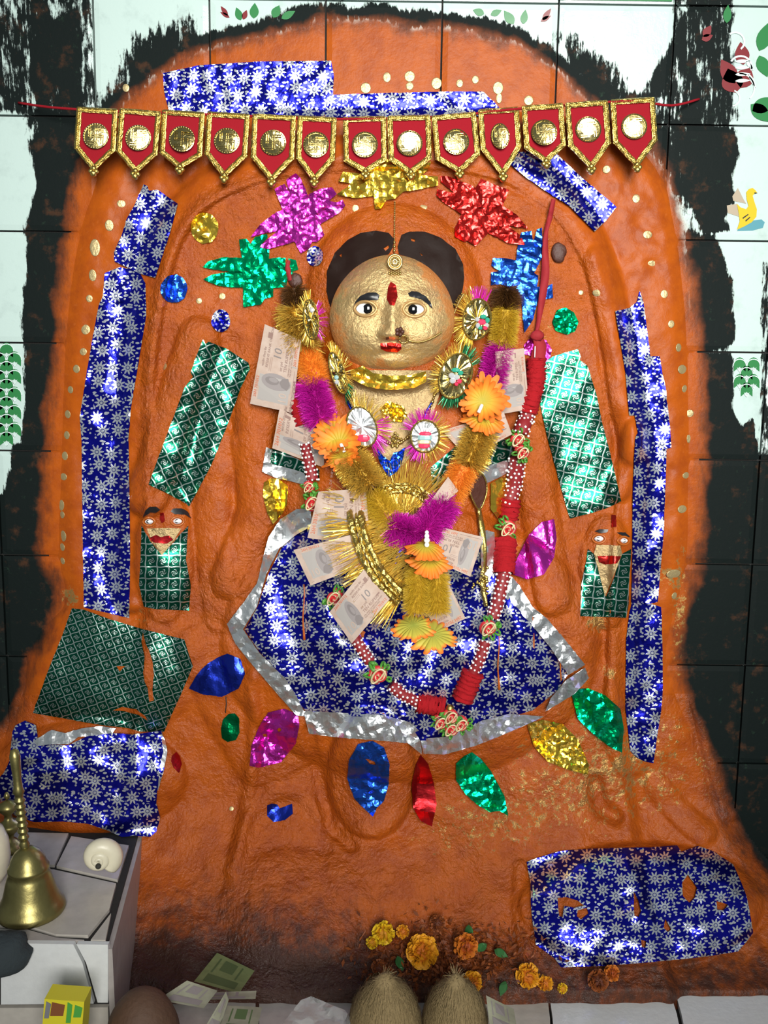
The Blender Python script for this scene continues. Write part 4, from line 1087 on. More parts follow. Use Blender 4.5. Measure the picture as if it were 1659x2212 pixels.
def flower_layer(c, R, nrm, mat, parent, petals=19, cup=.25, seed=0, up=None, name='petal_layer', lift=0.):
    r = np.random.default_rng(seed)
    nrm = np.array(nrm, float); nrm /= np.linalg.norm(nrm)
    u = np.cross(nrm, [0, 0, 1.0]); u /= np.linalg.norm(u); w = np.cross(u, nrm)
    n = petals * 8; rings = [.0, .18, .4, .6, .78, .9, .97, 1.0]
    v = []; a = []
    ph = r.uniform(0, 6, 4); R2 = R * .00001
    amp = r.uniform(.8, 1.15, petals)
    for q in rings:
        for j in range(n):
            t = 2 * math.pi * j / n
            pj = (j % 8) / 8; am = amp[j // 8]
            sc = (1 - .16 * abs(math.cos(math.pi * pj)) ** 5 * float(sst((q - .6) / .4))) * (1 + (am - 1) * q)
            h = cup * R * q ** 1.8 + R * .055 * abs(math.sin(math.pi * pj)) * q + R * .10 * math.sin(2 * t + ph[0]) * q * q + R * .05 * math.sin(5 * t + ph[1]) * q * q
            v.append(np.asarray(c) + u * R * q * sc * math.cos(t) + w * R * q * sc * math.sin(t) + nrm * (h + lift)); a.append(q)
    f = [[i * n + j, (i + 1) * n + j, (i + 1) * n + (j + 1) % n, i * n + (j + 1) % n] for i in range(len(rings) - 1) for j in range(n)]
    return mesh_obj(name, np.array(v), f, mat, parent, True, attrs={'f_rad': a})
garland = thing('tinsel_garland', P(915, 1150, .2), 'thick garland of purple, orange and gold tinsel with cloth marigolds around the neck', 'garland')
def gd(x, y, R): return float(S(x, y)) + R * MPP * .75 + .006
def sec(a, b, R, mat, n=1500, w=.9, lift=0., **kw):
    return tinsel_section(garland, a, b, R, mat, (gd(*a, R) + lift, gd(*b, R) + lift), n, w, **kw)
BR, OL, OR, PU, GO = 'brown_tinsel', 'olive_tinsel', 'orange_tinsel', 'purple_tinsel', 'gold_tinsel'
sec((634, 622), (640, 658), 34, BR, 1500, .6, core=.25, lift=-.006)
sec((640, 668), (652, 742), 50, GO, 3600, 1.1, core=.38)
sec((655, 758), (688, 822), 37, OR, 5200, .5, core=.5)
sec((672, 828), (694, 908), 40, PU, 4200, .75, core=.36)
sec((757, 985), (798, 1048), 44, GO, 4200, 1.0, core=.36)
sec((790, 1035), (800, 1060), 36, BR, 900, .7, lift=-.004)
sec((803, 1070), (845, 1120), 37, OL, 5000, .5, core=.5)
sec((848, 1138), (900, 1152), 40, PU, 4200, .8, core=.3)
sec((1094, 625), (1092, 655), 38, BR, 2200, .6, core=.25)
sec((1092, 668), (1086, 738), 34, OL, 5000, .5, core=.5)
sec((1081, 752), (1060, 836), 36, PU, 4200, .75, core=.36)
sec((1040, 925), (1012, 1000), 42, GO, 4200, .9, core=.36)
sec((1003, 1008), (968, 1078), 35, OR, 5200, .5, core=.5)
sec((962, 1085), (915, 1152), 41, PU, 4200, .8, core=.36, lift=.006)
fd = lambda x, y, e: P(x, y, float(S(x, y)) + e)
c1 = fd(733, 958, .045)
flower_layer(c1 + np.array([-.010, .008, .014]), 47 * MPP, (-.2, -.8, .55), 'cloth_marigold', garland, seed=1, cup=.1)
flower_layer(c1, 46 * MPP, (-.15, -.95, .1), 'cloth_marigold', garland, seed=2, cup=.2)
flower_layer(c1 + np.array([.004, -.006, -.022]), 40 * MPP, (.1, -.7, -.65), 'cloth_marigold', garland, seed=3, cup=.2)
c2 = fd(1042, 866, .050)
flower_layer(c2 + np.array([.004, .012, .004]), 50 * MPP, (.1, -.95, .25), 'cloth_marigold', garland, seed=4, cup=.1)
flower_layer(c2, 44 * MPP, (-.1, -1, .15), 'cloth_marigold', garland, seed=5, cup=.3)
flower_layer(c2 + np.array([.002, -.002, -.026]), 44 * MPP, (.15, -.55, .8), 'cloth_marigold', garland, seed=6, cup=-.35)
for q in (c1 + np.array([.003, -.012, .0]), c2 + np.array([-.002, -.014, -.006])):
    dr = np.array([.006, -.006, -.012]) * (1 if q[0] < 0 else 1) * np.array([1 if q[0] < 0 else -1, 1, 1])
    mesh_obj('bead_tube', *sweep(np.linspace(q, q + dr, 4), .0028, 10), 'white_plastic', garland)
b = MB()
TD = float(S(920, 1165)) + .075
for y, r in ((1150, 4), (1158, 5), (1167, 6), (1177, 5)): b.add(uvsphere(12, 8)[0] * r * MPP + P(922, y, TD + .006), uvsphere(12, 8)[1])
b.build('bead_string', 'white_plastic', garland)
TP = lambda x, y, e=0.: P(x, y, TD - (y - 1180) * .00010 + e)
flower_layer(TP(918, 1178), 40 * MPP, (0, -.35, .95), 'cloth_marigold', garland, seed=7, cup=-.35)
flower_layer(TP(928, 1208), 44 * MPP, (.05, -.40, .9), 'cloth_marigold', garland, seed=8, cup=-.3)
SEED[0] = 200
for x0, x1 in ((904, 897), (942, 945)):
    tinsel_section(garland, (x0, 1236), (x1, 1318), 30, OL, (TD - .005, TD - .013), 4200, .5, name='tassel', core=.5)
flower_layer(TP(893, 1350), 42 * MPP, (-.15, -.45, .9), 'cloth_marigold_pale', garland, seed=9, cup=-.25)
flower_layer(TP(935, 1370, .01), 47 * MPP, (.05, -.5, .86), 'cloth_marigold_pale', garland, seed=10, cup=-.2)

# ---- rose and bead garland
rose = thing('bead_garland', P(975, 1560, .2), 'long garland of red ruched cloth, white beaded sleeves and satin rosettes', 'garland')
def rd(x, y, e=.02): return S(x, y) + e
def path(pts, e=.018, k=6):
    c = smooth_poly(pts, False, k)
    # resample evenly
    s = np.concatenate([[0], np.cumsum(np.hypot(*np.diff(c, axis=0).T))])
    n = max(6, int(s[-1] / 2.5)); q = np.linspace(0, s[-1], n)
    x = np.interp(q, s, c[:, 0]); y = np.interp(q, s, c[:, 1])
    return P(x, y, S(x, y) + e)
def ruched(pts, R, e=.018):
    p = path(pts, e); n = len(p)
    r = np.random.default_rng(n)
    rad = R * MPP * (1 + .10 * np.sin(np.arange(n) * 1.7 + r.normal(0, .6, n)))
    v, f = sweep(p, rad, 22)
    v = v + r.normal(0, .0009, v.shape)
    mesh_obj('ruched_sleeve', v, f, 'red_velvet', rose)
def beaded(pts, R, e=.018, step=9.5):
    p = path(pts, e); n = len(p)
    v, f = sweep(p, R * MPP * .82, 14)
    s = mesh_obj('beaded_sleeve', v, f, 'maroon_sleeve', rose)
    # rows of beads over the visible side of the sleeve
    t = np.gradient(p, axis=0); t /= np.linalg.norm(t, axis=1)[:, None]
    u = np.tile([0, -1., 0], (n, 1)); u -= t * (u * t).sum(1)[:, None]; u /= np.linalg.norm(u, axis=1)[:, None]; w = np.cross(t, u)
    b = MB(); k = int(n * 2.5 / step); r = np.random.default_rng(n + 5)
    for i in range(k + 1):
        j = min(n - 1, int(i * (n - 1) / max(k, 1)))
        for a in np.linspace(-1.45, 1.45, 5):
            a += r.normal(0, .1) + (.3 if i % 2 else 0)
            b.add(ICO_V * r.uniform(2.3, 3.2) * MPP + p[j] + (u[j] * math.cos(a) + w[j] * math.sin(a)) * R * MPP * .86 + r.normal(0, .0005, 3), ICO_F)
    o = b.build('beads', 'pearl_bead', s); o['kind'] = 'stuff'
def rosette(x, y, R, e=.03, name='rosette', seed=0):
    r = np.random.default_rng(seed + int(x) * 7 + int(y))
    c = P(x, y, float(S(x, y)) + e)
    t = np.linspace(0, 3.4 * math.pi, 48)
    rr = R * MPP * .62 * (t / t[-1]) ** .8
    ph = r.uniform(0, 6)
    pts = c + np.stack([rr * np.cos(t + ph), -.010 + .012 * (t / t[-1]) ** 2 + .0012 * np.sin(t * 3), rr * np.sin(t + ph)], -1)
    o = mesh_obj(name, *sweep(pts, R * MPP * .21, 8), 'red_satin', rose)
    m = MB()
    m.add(*sweep(pts + np.array([0, -.0050, 0]), R * MPP * .04, 6))
    m.add(*sweep(c + np.stack([R * MPP * .5 * np.cos(t[:30] * .9), -.012 + 0 * t[:30], R * MPP * .5 * np.sin(t[:30] * 1.1)], -1), R * MPP * .08, 6))
    m.build('cream_edging', 'cream_satin', o)
    m = MB()
    for k in range(7):
        a = r.uniform(0, 2 * math.pi); q = c + np.array([math.cos(a), 0, math.sin(a)]) * R * MPP * .72
        tt = np.linspace(0, 2 * math.pi, 14); l = R * MPP * r.uniform(.22, .34)
        lp = q + np.stack([l * np.cos(tt) * math.cos(a) - l * .5 * np.sin(tt) * math.sin(a), .004 * np.sin(tt * 2) - .003, l * np.cos(tt) * math.sin(a) + l * .5 * np.sin(tt) * math.cos(a)], -1)
        m.add(*sweep(lp, R * MPP * .10, 6))
    m.build('green_leaf_loops', 'green_satin', o)
ruched([(1158, 775), (1155, 830), (1140, 890)], 20)
beaded([(1142, 888), (1132, 915), (1124, 935)], 20)
rosette(1118, 950, 24, .028); rosette(1128, 978, 22, .028)
beaded([(1118, 990), (1112, 1040), (1100, 1085)], 20)
ruched([(1104, 1078), (1098, 1120)], 21)
rosette(1096, 1142, 27, .03)
ruched([(1092, 1166), (1088, 1238)], 23)
beaded([(1088, 1236), (1078, 1290), (1064, 1335)], 17)
rosette(1055, 1355, 27, .03)
beaded([(1048, 1385), (1036, 1425), (1020, 1455)], 15)
ruched([(1022, 1452), (998, 1512)], 22)
ruched([(960, 1528), (900, 1518)], 20)
beaded([(902, 1516), (870, 1500), (845, 1480)], 16)
rosette(818, 1456, 30, .03)
beaded([(800, 1430), (780, 1400), (765, 1375)], 15)
rosette(722, 1290, 26, .02)
rosette(676, 1086, 26, .026)
rosette(668, 1052, 18, .026)
beaded([(660, 958), (668, 1000), (676, 1038)], 15)
ruched([(640, 840), (650, 880), (658, 920)], 22, .012)
for dx, dy in ((-22, -4), (0, 10), (22, 0), (0, -16)): rosette(974 + dx, 1562 + dy, 24, .03, 'pendant_rosette', 3)
b = MB()
for x, y, r in ((972, 1530, 9), (978, 1540, 7), (966, 1542, 6)): b.add(uvsphere(12, 8)[0] * r * MPP + P(x, y, float(S(x, y)) + .026), uvsphere(12, 8)[1])
b.build('joint_bead', 'gold_braid', rose)

# red ribbon that ties the beaded garland to the arch
def ribbon(pts, widths, mat, parent, e, thick=.0012, name='ribbon'):
    c = smooth_poly(pts, False, 8); w = np.interp(np.linspace(0, 1, len(c)), np.linspace(0, 1, len(widths)), widths)
    t = np.gradient(c, axis=0); t /= np.linalg.norm(t, axis=1)[:, None]; nn = np.stack([-t[:, 1], t[:, 0]], -1)
    d = S(c[:, 0], c[:, 1]) + e
    tw = .002 * np.sin(np.arange(len(c)) * .35)
    a = P(*(c + nn * w[:, None] / 2).T, d + tw); b_ = P(*(c - nn * w[:, None] / 2).T, d - tw); m_ = P(*c.T, d + .0015)
    bk = np.array([0, thick, 0])
    v = np.concatenate([a, m_, b_, a + bk, m_ + bk, b_ + bk]); n = len(c); f = []
    for i in range(n - 1):
        for j in range(2): f.append([j * n + i, j * n + i + 1, (j + 1) * n + i + 1, (j + 1) * n + i])
        for j in range(3, 5): f.append([j * n + i + 1, j * n + i, (j + 1) * n + i, (j + 1) * n + i + 1])
        f.append([i, i + 3 * n, i + 1 + 3 * n, i + 1]); f.append([2 * n + i, 2 * n + i + 1, 5 * n + i + 1, 5 * n + i])
    return mesh_obj(name, v, f, mat, parent)
rb = thing('tie_ribbon', P(1160, 720, .06), 'dark red ribbon tying the beaded garland to the arch', 'ribbon')
ribbon([(1196, 430), (1188, 470), (1180, 500), (1178, 540), (1178, 590), (1172, 640), (1164, 690), (1160, 716)], [9, 11, 9, 13, 18, 16, 10, 8], 'red_ribbon', rb, .012)
kn = MB()
kn.add(uvsphere(14, 8)[0] * np.array([15, 9, 11]) * MPP + P(1160, 725, float(S(1160, 725)) + .014) + RNG.normal(0, .0008, (14 * 9, 3)), uvsphere(14, 8)[1])
kn.build('knot', 'red_ribbon', rb)
ribbon([(1160, 728), (1166, 748), (1160, 785)], [18, 28, 34], 'red_ribbon', rb, .014, name='ribbon_tail')
# staple-like wire ends on the tail
mesh_obj('wire_pin', *sweep(P([1156, 1155], [748, 772], float(S(1155, 760)) + .018), .0010, 6), 'white_plastic', rb)

# brown wax blobs where the garlands are tied
for i, (x, y, rx, ry, lab) in enumerate([(640, 606, 15, 15, 'dark brown wax lump over the left gold tinsel'), (1208, 545, 16, 20, 'brown wax lump beside the red ribbon')]):
    vv, ff = uvsphere(18, 12)
    vv = vv * np.array([rx, 5, ry]) * MPP * (1 + .18 * vnoise(vv[:, 0] * 40, vv[:, 2] * 40 + vv[:, 1] * 20, 22, 60 + i))[:, None] + P(x, y, float(S(x, y)) + .006)
    props(mesh_obj('wax_lump', vv, ff, 'brown_wax'), lab, 'wax', 'brown wax lumps')

# ---------------------------------------------------------------- jewellery
mt = thing('forehead_pendant', P(853, 570, .13), 'brass forehead pendant on thin chain hanging in the hair parting', 'jewellery')
cy = np.arange(436, 552, 4.6); b = MB()
ch = lambda x, y: np.maximum(SF(x, y), S(x, y)) + .0045
for i, y in enumerate(cy): b.add(ICO_V * ((3.4 if y > 515 else 2.2) if i % 2 else 1.8) * MPP + P(853 - (y - 436) * .012, y, float(ch(852, y))), ICO_F)
b.add(*sweep(P(853 - (cy - 436) * .012, cy, ch(852, cy)), .9 * MPP, 6))
b.build('chain', 'brass_chain', mt)
pd = max(float(ch(853, 535)), float(SF(853, 580)) + .004)
b = MB()
for rr, tt in ((15, 2.6), (11, 2.0), (4.5, 3.4)):
    t = np.linspace(0, 2 * math.pi, 25); b.add(*sweep(P(853 + rr * np.cos(t), 566 + rr * np.sin(t) * 1.05, pd + .004), tt * MPP, 6, False))
b.add(*lathe([(0, .0), (14 * MPP, .001), (15 * MPP, -.002)], 24)); b.v[-1] = np.stack([b.v[-1][:, 0], -b.v[-1][:, 2], b.v[-1][:, 1]], -1) + P(853, 566, pd + .003)
for a in np.arange(0, 6.28, .52): b.add(ICO_V * 2.4 * MPP + P(853 + 8 * math.cos(a), 566 + 8 * math.sin(a), pd + .006), ICO_F)
b.build('medallion', 'brass_chain', mt)
b = MB()
for i in range(7):
    x = 841 + i * 4
    for j in range(3): b.add(ICO_V * (1.6 + .5 * j) * MPP + P(x, 583 + j * 4 + (i % 2) * 2, pd + .004 - j * .0004), ICO_F)
b.build('fringe', 'brass_chain', mt)
nr = thing('nose_ring', P(868, 732, .16), 'gold nose ring with a fine chain running to the ear', 'jewellery')
t = np.linspace(0, 2 * math.pi, 25)
b = MB()
nd = float(SF(868, 730)) + .006
b.add(*sweep(P(872 + 9 * np.cos(t), 733 + 8 * np.sin(t), nd + .002 * np.sin(t)), 2.6 * MPP, 8, False))
for a in np.arange(0, 6.28, .7): b.add(ICO_V * 2.4 * MPP + P(872 + 9 * math.cos(a), 733 + 8 * math.sin(a), nd + .004), ICO_F)
b.build('ring', 'brass_chain', nr)
b = MB()
for a in np.arange(0, 6.28, 1.257): b.add(ICO_V * 5.2 * MPP + P(863 + 6 * math.cos(a), 717 + 6 * math.sin(a), float(SF(862, 717)) + .003), ICO_F)
b.build('flower_stud', 'brown_wax', nr)
c = smooth_poly([(884, 736), (905, 739), (930, 732), (955, 716), (975, 690), (990, 655), (1001, 636)], False, 10)
cd = np.where(c[:, 0] < 955, np.maximum(SF(c[:, 0], c[:, 1]), .0) + .004, np.linspace(.10, .085, len(c)))
cd = np.maximum(cd, S(c[:, 0], c[:, 1]) + .004)
b = MB(); pp = P(c[:, 0], c[:, 1], cd)
for i in range(0, len(pp), 1): b.add(ICO_V * 2.5 * MPP + pp[i], ICO_F)
b.add(*sweep(pp, .9 * MPP, 6))
b.build('chain', 'brass_chain', nr)

ck = foil('foil_choker', [(756, 802), (770, 795), (784, 790), (806, 806), (845, 812), (890, 810), (905, 806), (920, 802), (921, 824), (895, 838), (876, 840), (834, 842), (795, 836), (762, 820)], 'gold_foil', 'bright gold foil choker band under the chin', 'necklace', lam=26, amp=.003, res=5, off=.003, smooth=False, surf=lambda x, y: np.maximum(S(x, y), .098 + (np.asarray(y) - 815) * .0004))
fl('foil_brooch', [(822, 882), (838, 866), (856, 872), (872, 878), (880, 898), (868, 912), (848, 910), (835, 914), (826, 900)], 'gold_foil', 'crumpled gold foil brooch on the bare chest', 'brooch', lam=14, amp=.006, res=4, off=.008)
nk = thing('bead_necklace', P(850, 965, .1), 'dark gold bead necklace forming a v on the chest', 'necklace')
b = MB()
for pts in ([(752, 845), (768, 885), (795, 918), (822, 945), (848, 962)], [(940, 850), (925, 890), (903, 922), (880, 945), (858, 962)]):
    c = smooth_poly(pts, False, 6)
    for i, (x, y) in enumerate(c): b.add(ICO_V * (3.6 + 1.4 * (i % 3 == 0)) * MPP + P(x, y, float(S(x, y)) + .006), ICO_F)
b.build('bead_chain', 'brass_chain', nk)
b = MB()
for i in range(16):
    a = i * 2.4; r = 3.2 * math.sqrt(i)
    b.add(ICO_V * 3.4 * MPP + P(855 + r * math.cos(a), 952 + r * math.sin(a) * 1.3, float(S(855, 952)) + .009), ICO_F)
b.build('pendant_cluster', 'gold_braid', nk)
fl('foil_rosette', [(815, 968), (828, 985), (842, 996), (850, 978), (862, 975), (876, 966), (872, 985), (866, 1006), (856, 1020), (840, 1030), (830, 1015), (818, 995)], 'blue_foil', 'shiny blue foil rosette below the bead necklace', 'ornament', lam=12, amp=.007, res=4, off=.030)
bc = thing('neck_cord', P(850, 960, .09), 'thin dark blue cord crossing the chest from both shoulders', 'cord')
ribbon([(750, 866), (763, 890), (778, 915)], [5, 7, 4], 'deep_blue_foil', bc, .007, name='cord_end')
ribbon([(936, 866), (922, 890), (912, 910)], [5, 7, 4], 'deep_blue_foil', bc, .007, name='cord_end')

def fringe(b, pts, dirs, L, w, n, seed, dz=.0):
    r = np.random.default_rng(seed)
    pts = np.asarray(pts, float); m = len(pts)
    t = r.random(n) * (m - 1); i = np.minimum(t.astype(int), m - 2); fr = (t - i)[:, None]
    p = pts[i] * (1 - fr) + pts[i + 1] * fr
    d = np.asarray(dirs, float); d = d[i] * (1 - fr) + d[i + 1] * fr
    d = d + r.normal(0, .16, d.shape); d /= np.linalg.norm(d, axis=1)[:, None]
    ln = (L * r.uniform(.75, 1.2, n))[:, None]
    s = np.cross(d, r.normal(0, 1, d.shape)); s /= np.linalg.norm(s, axis=1)[:, None]; s *= w
    tip = p + d * ln + np.array([0, -dz, 0])
    v = np.stack([p - s, p + s, tip + s * .4, tip - s * .4], 1).reshape(-1, 3); k = np.arange(n) * 4
    b.add(v, np.stack([k, k + 1, k + 2, k + 3], -1).tolist())
def medallion(label, cx, cy, rx, ry, rot, plate, fr_mats, gems, lift=.03, fl_len=20):
    d = float(S(cx, cy)) + lift
    t_ = thing('tinsel_medallion', P(cx, cy, d - .01), label, 'ornament', 'tinsel fringed medallions')
    n = 40; r = np.random.default_rng(int(cx))
    c, s = math.cos(rot), math.sin(rot)
    q = lambda u, v, e=0: P(cx + u * c - v * s, cy + u * s + v * c, d + e)
    v = []
    for rr, e in ((0, .003), (.4, .0024), (.75, .0014), (1, 0), (1, -.003)):
        for j in range(n):
            a = 2 * math.pi * j / n; v.append(q(rx * rr * math.cos(a), ry * rr * math.sin(a), e + r.uniform(-.0016, .0016) * (rr > 0)))
    f = [[i * n + j, (i + 1) * n + j, (i + 1) * n + (j + 1) % n, i * n + (j + 1) % n] for i in range(4) for j in range(n)]
    mesh_obj('plate', np.array(v), f, plate, t_, False)
    t = np.linspace(0, 2 * math.pi, 49)
    rim = np.array([q(rx * .96 * math.cos(a), ry * .96 * math.sin(a), .001) for a in t])
    mesh_obj('rim', *sweep(rim, 1.9 * MPP * (1 + .4 * (np.arange(49) % 2)), 6, False), 'gold_braid', t_, False)
    for i, (mat, a0, a1, k) in enumerate(fr_mats):
        b = MB(); aa = np.linspace(a0, a1, 24)
        pts = np.array([q(rx * math.cos(a), ry * math.sin(a), -.001) for a in aa]); dr = pts - q(0, 0, -.002)
        dr /= np.linalg.norm(dr, axis=1)[:, None]
        fringe(b, pts, dr, fl_len * MPP, .75 * MPP, k, int(cx) + i)
        b.build('fringe', mat, t_, False)['kind'] = 'stuff'
    for mat, u, vv_, a, b_ in gems:
        gv, gf = uvsphere(8, 5)
        mesh_obj('gem', gv * np.array([a, 3, b_]) * MPP + q(u, vv_, .004), gf, mat, t_, False)
TAU = 2 * math.pi
GG1 = lambda r: [('gem_clear', -r, -r * .4, 5, 5), ('gem_green', r * .1, -r * 1.1, 7, 5), ('gem_green', r, -r * .5, 5, 6), ('gem_red', 0, 0, 8, 6), ('gem_clear', r * 1.0, r * .5, 5, 5), ('gem_red', r * .8, r * 1.0, 5, 5), ('gem_clear', -r * .7, r * .8, 5, 6), ('gem_green', -r * .2, r * 1.2, 5, 4)]
medallion('gold oval medallion with red and green stones beside the right ear', 1030, 690, 31, 46, .15, 'gold_plate', [('gold_tinsel', 1.6, 4.4, 260), ('purple_tinsel', 4.2, 5.2, 60)], [(m, u + 12, v + 4, a, b_) for m, u, v, a, b_ in GG1(11)], .045, 24)
medallion('gold oval medallion with green and clear stones left of the right flower', 984, 812, 35, 52, .35, 'gold_plate', [('gold_tinsel', 2.2, 4.6, 160), ('green_tinsel', .2, 1.9, 120), ('green_tinsel', 4.6, 5.6, 70)], [('gem_green', -4, -12, 9, 5), ('gem_green', 8, -10, 6, 5), ('gem_clear', -8, 2, 7, 6), ('gem_clear', 3, 2, 7, 6), ('gem_red', 12, 8, 5, 5), ('gem_clear', -2, 12, 7, 6), ('gem_red', 8, 16, 4, 4)], .04, 20)
medallion('silver foil medallion with a striped teal and red stone at centre', 918, 942, 32, 36, .1, 'silver_foil', [('gold_tinsel', -1.2, 1.9, 140), ('purple_tinsel', 1.4, 2.6, 60), ('purple_tinsel', 3.4, 5.4, 130)], [('gem_red', 0, -5, 13, 5), ('gem_teal', 0, 4, 15, 8), ('cream_satin', 0, 13, 14, 6), ('gem_red', 0, 21, 12, 6)], .04, 22)
medallion('narrow gold medallion seen edge on left of the chin', 730, 806, 15, 48, -.30, 'gold_plate', [('gold_tinsel', -1.7, .9, 150), ('green_tinsel', .5, 1.5, 80)], [('gem_teal', -6, 8, 5, 5), ('gem_clear', -8, 18, 5, 5)], .04, 20)
medallion('white silver medallion with a red stone beside the left cloth flower', 782, 922, 32, 46, -.35, 'silver_foil', [('gold_tinsel', -1.6, .6, 130), ('purple_tinsel', .0, 1.4, 130)], [('gem_red', -6, 24, 14, 8), ('gem_clear', -22, 18, 6, 5)], .035, 28)
medallion('dull gold medallion wrapped in tinsel left of the face', 672, 690, 16, 44, -.1, 'gold_plate', [('gold_tinsel', 1.4, 4.9, 140), ('purple_tinsel', -.6, .9, 60)], [('gem_clear', 4, -20, 5, 6)], .062, 18)

# crescent of gold braid with long tinsel fringe
cr = thing('braid_crescent', P(860, 1310, .15), 'crescent of bright gold braid with long gold tinsel fringe over the banknotes', 'ornament')
c = smooth_poly([(772, 1078), (766, 1110), (772, 1150), (788, 1195), (812, 1238), (840, 1272), (866, 1296)], False, 8)
dn = S(c[:, 0], c[:, 1]) + .030
tg = np.gradient(c, axis=0); tg /= np.linalg.norm(tg, axis=1)[:, None]; nn = np.stack([-tg[:, 1], tg[:, 0]], -1)
for k, (o0, r0) in enumerate(((9, 7), (-3, 3), (-14, 8))):
    q = c + nn * o0
    v, f = sweep(P(q[:, 0], q[:, 1], dn + .012), r0 * MPP, 10)
    v = v + RNG.normal(0, .0007, v.shape)
    mesh_obj('braid', v, f, 'gold_braid', cr, False)
b = MB(); dl = np.stack([-nn[:, 0] * 0 + nn[:, 0], np.full(len(c), -.05), -nn[:, 1]], -1)
fringe(b, P(c[:, 0], c[:, 1], dn), dl, 64 * MPP, 1.1 * MPP, 620, 1, .004)
o = b.build('outer_fringe', 'gold_tinsel', cr, False); o['kind'] = 'stuff'
b = MB(); fringe(b, P(c[:, 0], c[:, 1], dn), -dl * np.array([1, -1, 1]), 78 * MPP, 1.1 * MPP, 700, 2, .0)
o = b.build('inner_fringe', 'gold_tinsel', cr, False); o['kind'] = 'stuff'
c2 = smooth_poly([(826, 1062), (850, 1054), (880, 1054), (905, 1062), (925, 1078)], False, 8); d2 = S(c2[:, 0], c2[:, 1]) + .022
t2 = np.gradient(c2, axis=0); t2 /= np.linalg.norm(t2, axis=1)[:, None]; n2 = np.stack([-t2[:, 1], t2[:, 0]], -1)
for k, (o0, r0) in enumerate(((0, 4), (9, 4), (-8, 3.5))):
    q = c2 + n2 * o0; v, f = sweep(P(q[:, 0], q[:, 1], d2 + .003), r0 * MPP, 8)
    mesh_obj('braid', v + RNG.normal(0, .0007, v.shape), f, 'gold_braid', cr, False)
b = MB(); up = np.stack([-n2[:, 0], np.full(len(c2), -.15), n2[:, 1]], -1)
fringe(b, P(c2[:, 0], c2[:, 1], d2), up, 55 * MPP, .8 * MPP, 260, 3)
fringe(b, P(c2[:, 0], c2[:, 1], d2), -up * np.array([1, -.4, 1]), 75 * MPP, .9 * MPP, 420, 4)
o = b.build('upper_fringe', 'gold_tinsel', cr, False); o['kind'] = 'stuff'
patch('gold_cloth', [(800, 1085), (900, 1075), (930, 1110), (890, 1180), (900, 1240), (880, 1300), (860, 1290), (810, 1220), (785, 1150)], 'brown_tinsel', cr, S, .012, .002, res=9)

# long brown pendant with gilded rim hanging at the right of the waist
hg = thing('hanging_ornament', P(1045, 1290, .1), 'brown leaf pendant with gilt rim on a gold strip behind the right notes', 'ornament')
lf = [(1018, 1030), (1030, 1018), (1046, 1030), (1052, 1058), (1044, 1088), (1034, 1100), (1022, 1082), (1014, 1056)]
patch('pendant_leaf', lf, 'brown_wax', hg, S, .014, .001, res=6)
lx = smooth_poly(lf, True, 4); lx = np.concatenate([lx, lx[:1]])
mesh_obj('gilt_rim', *sweep(P(lx[:, 0], lx[:, 1], S(lx[:, 0], lx[:, 1]) + .016), 2.0 * MPP, 6, False), 'gold_braid', hg)
ribbon([(1034, 1098), (1042, 1150), (1046, 1200), (1044, 1262), (1050, 1310)], [10, 14, 12, 14, 8], 'gold_braid', hg, .016, name='gold_strip')
b = MB(); r_ = np.random.default_rng(3)
for i in range(26): b.add(ICO_V * r_.uniform(2.5, 5) * MPP + P(1046 + r_.normal(0, 9), 1255 + r_.normal(0, 14), float(S(1046, 1255)) + .02), ICO_F)
b.build('gold_beads', 'gold_braid', hg)
# stub of red ribbon by the green foil flower
sb = ribbon([(624, 562), (622, 580), (626, 606)], [6, 12, 8], 'red_ribbon', None, .008, name='ribbon_stub')
props(sb, 'short dark red ribbon stub at right of the green foil flower', 'ribbon')
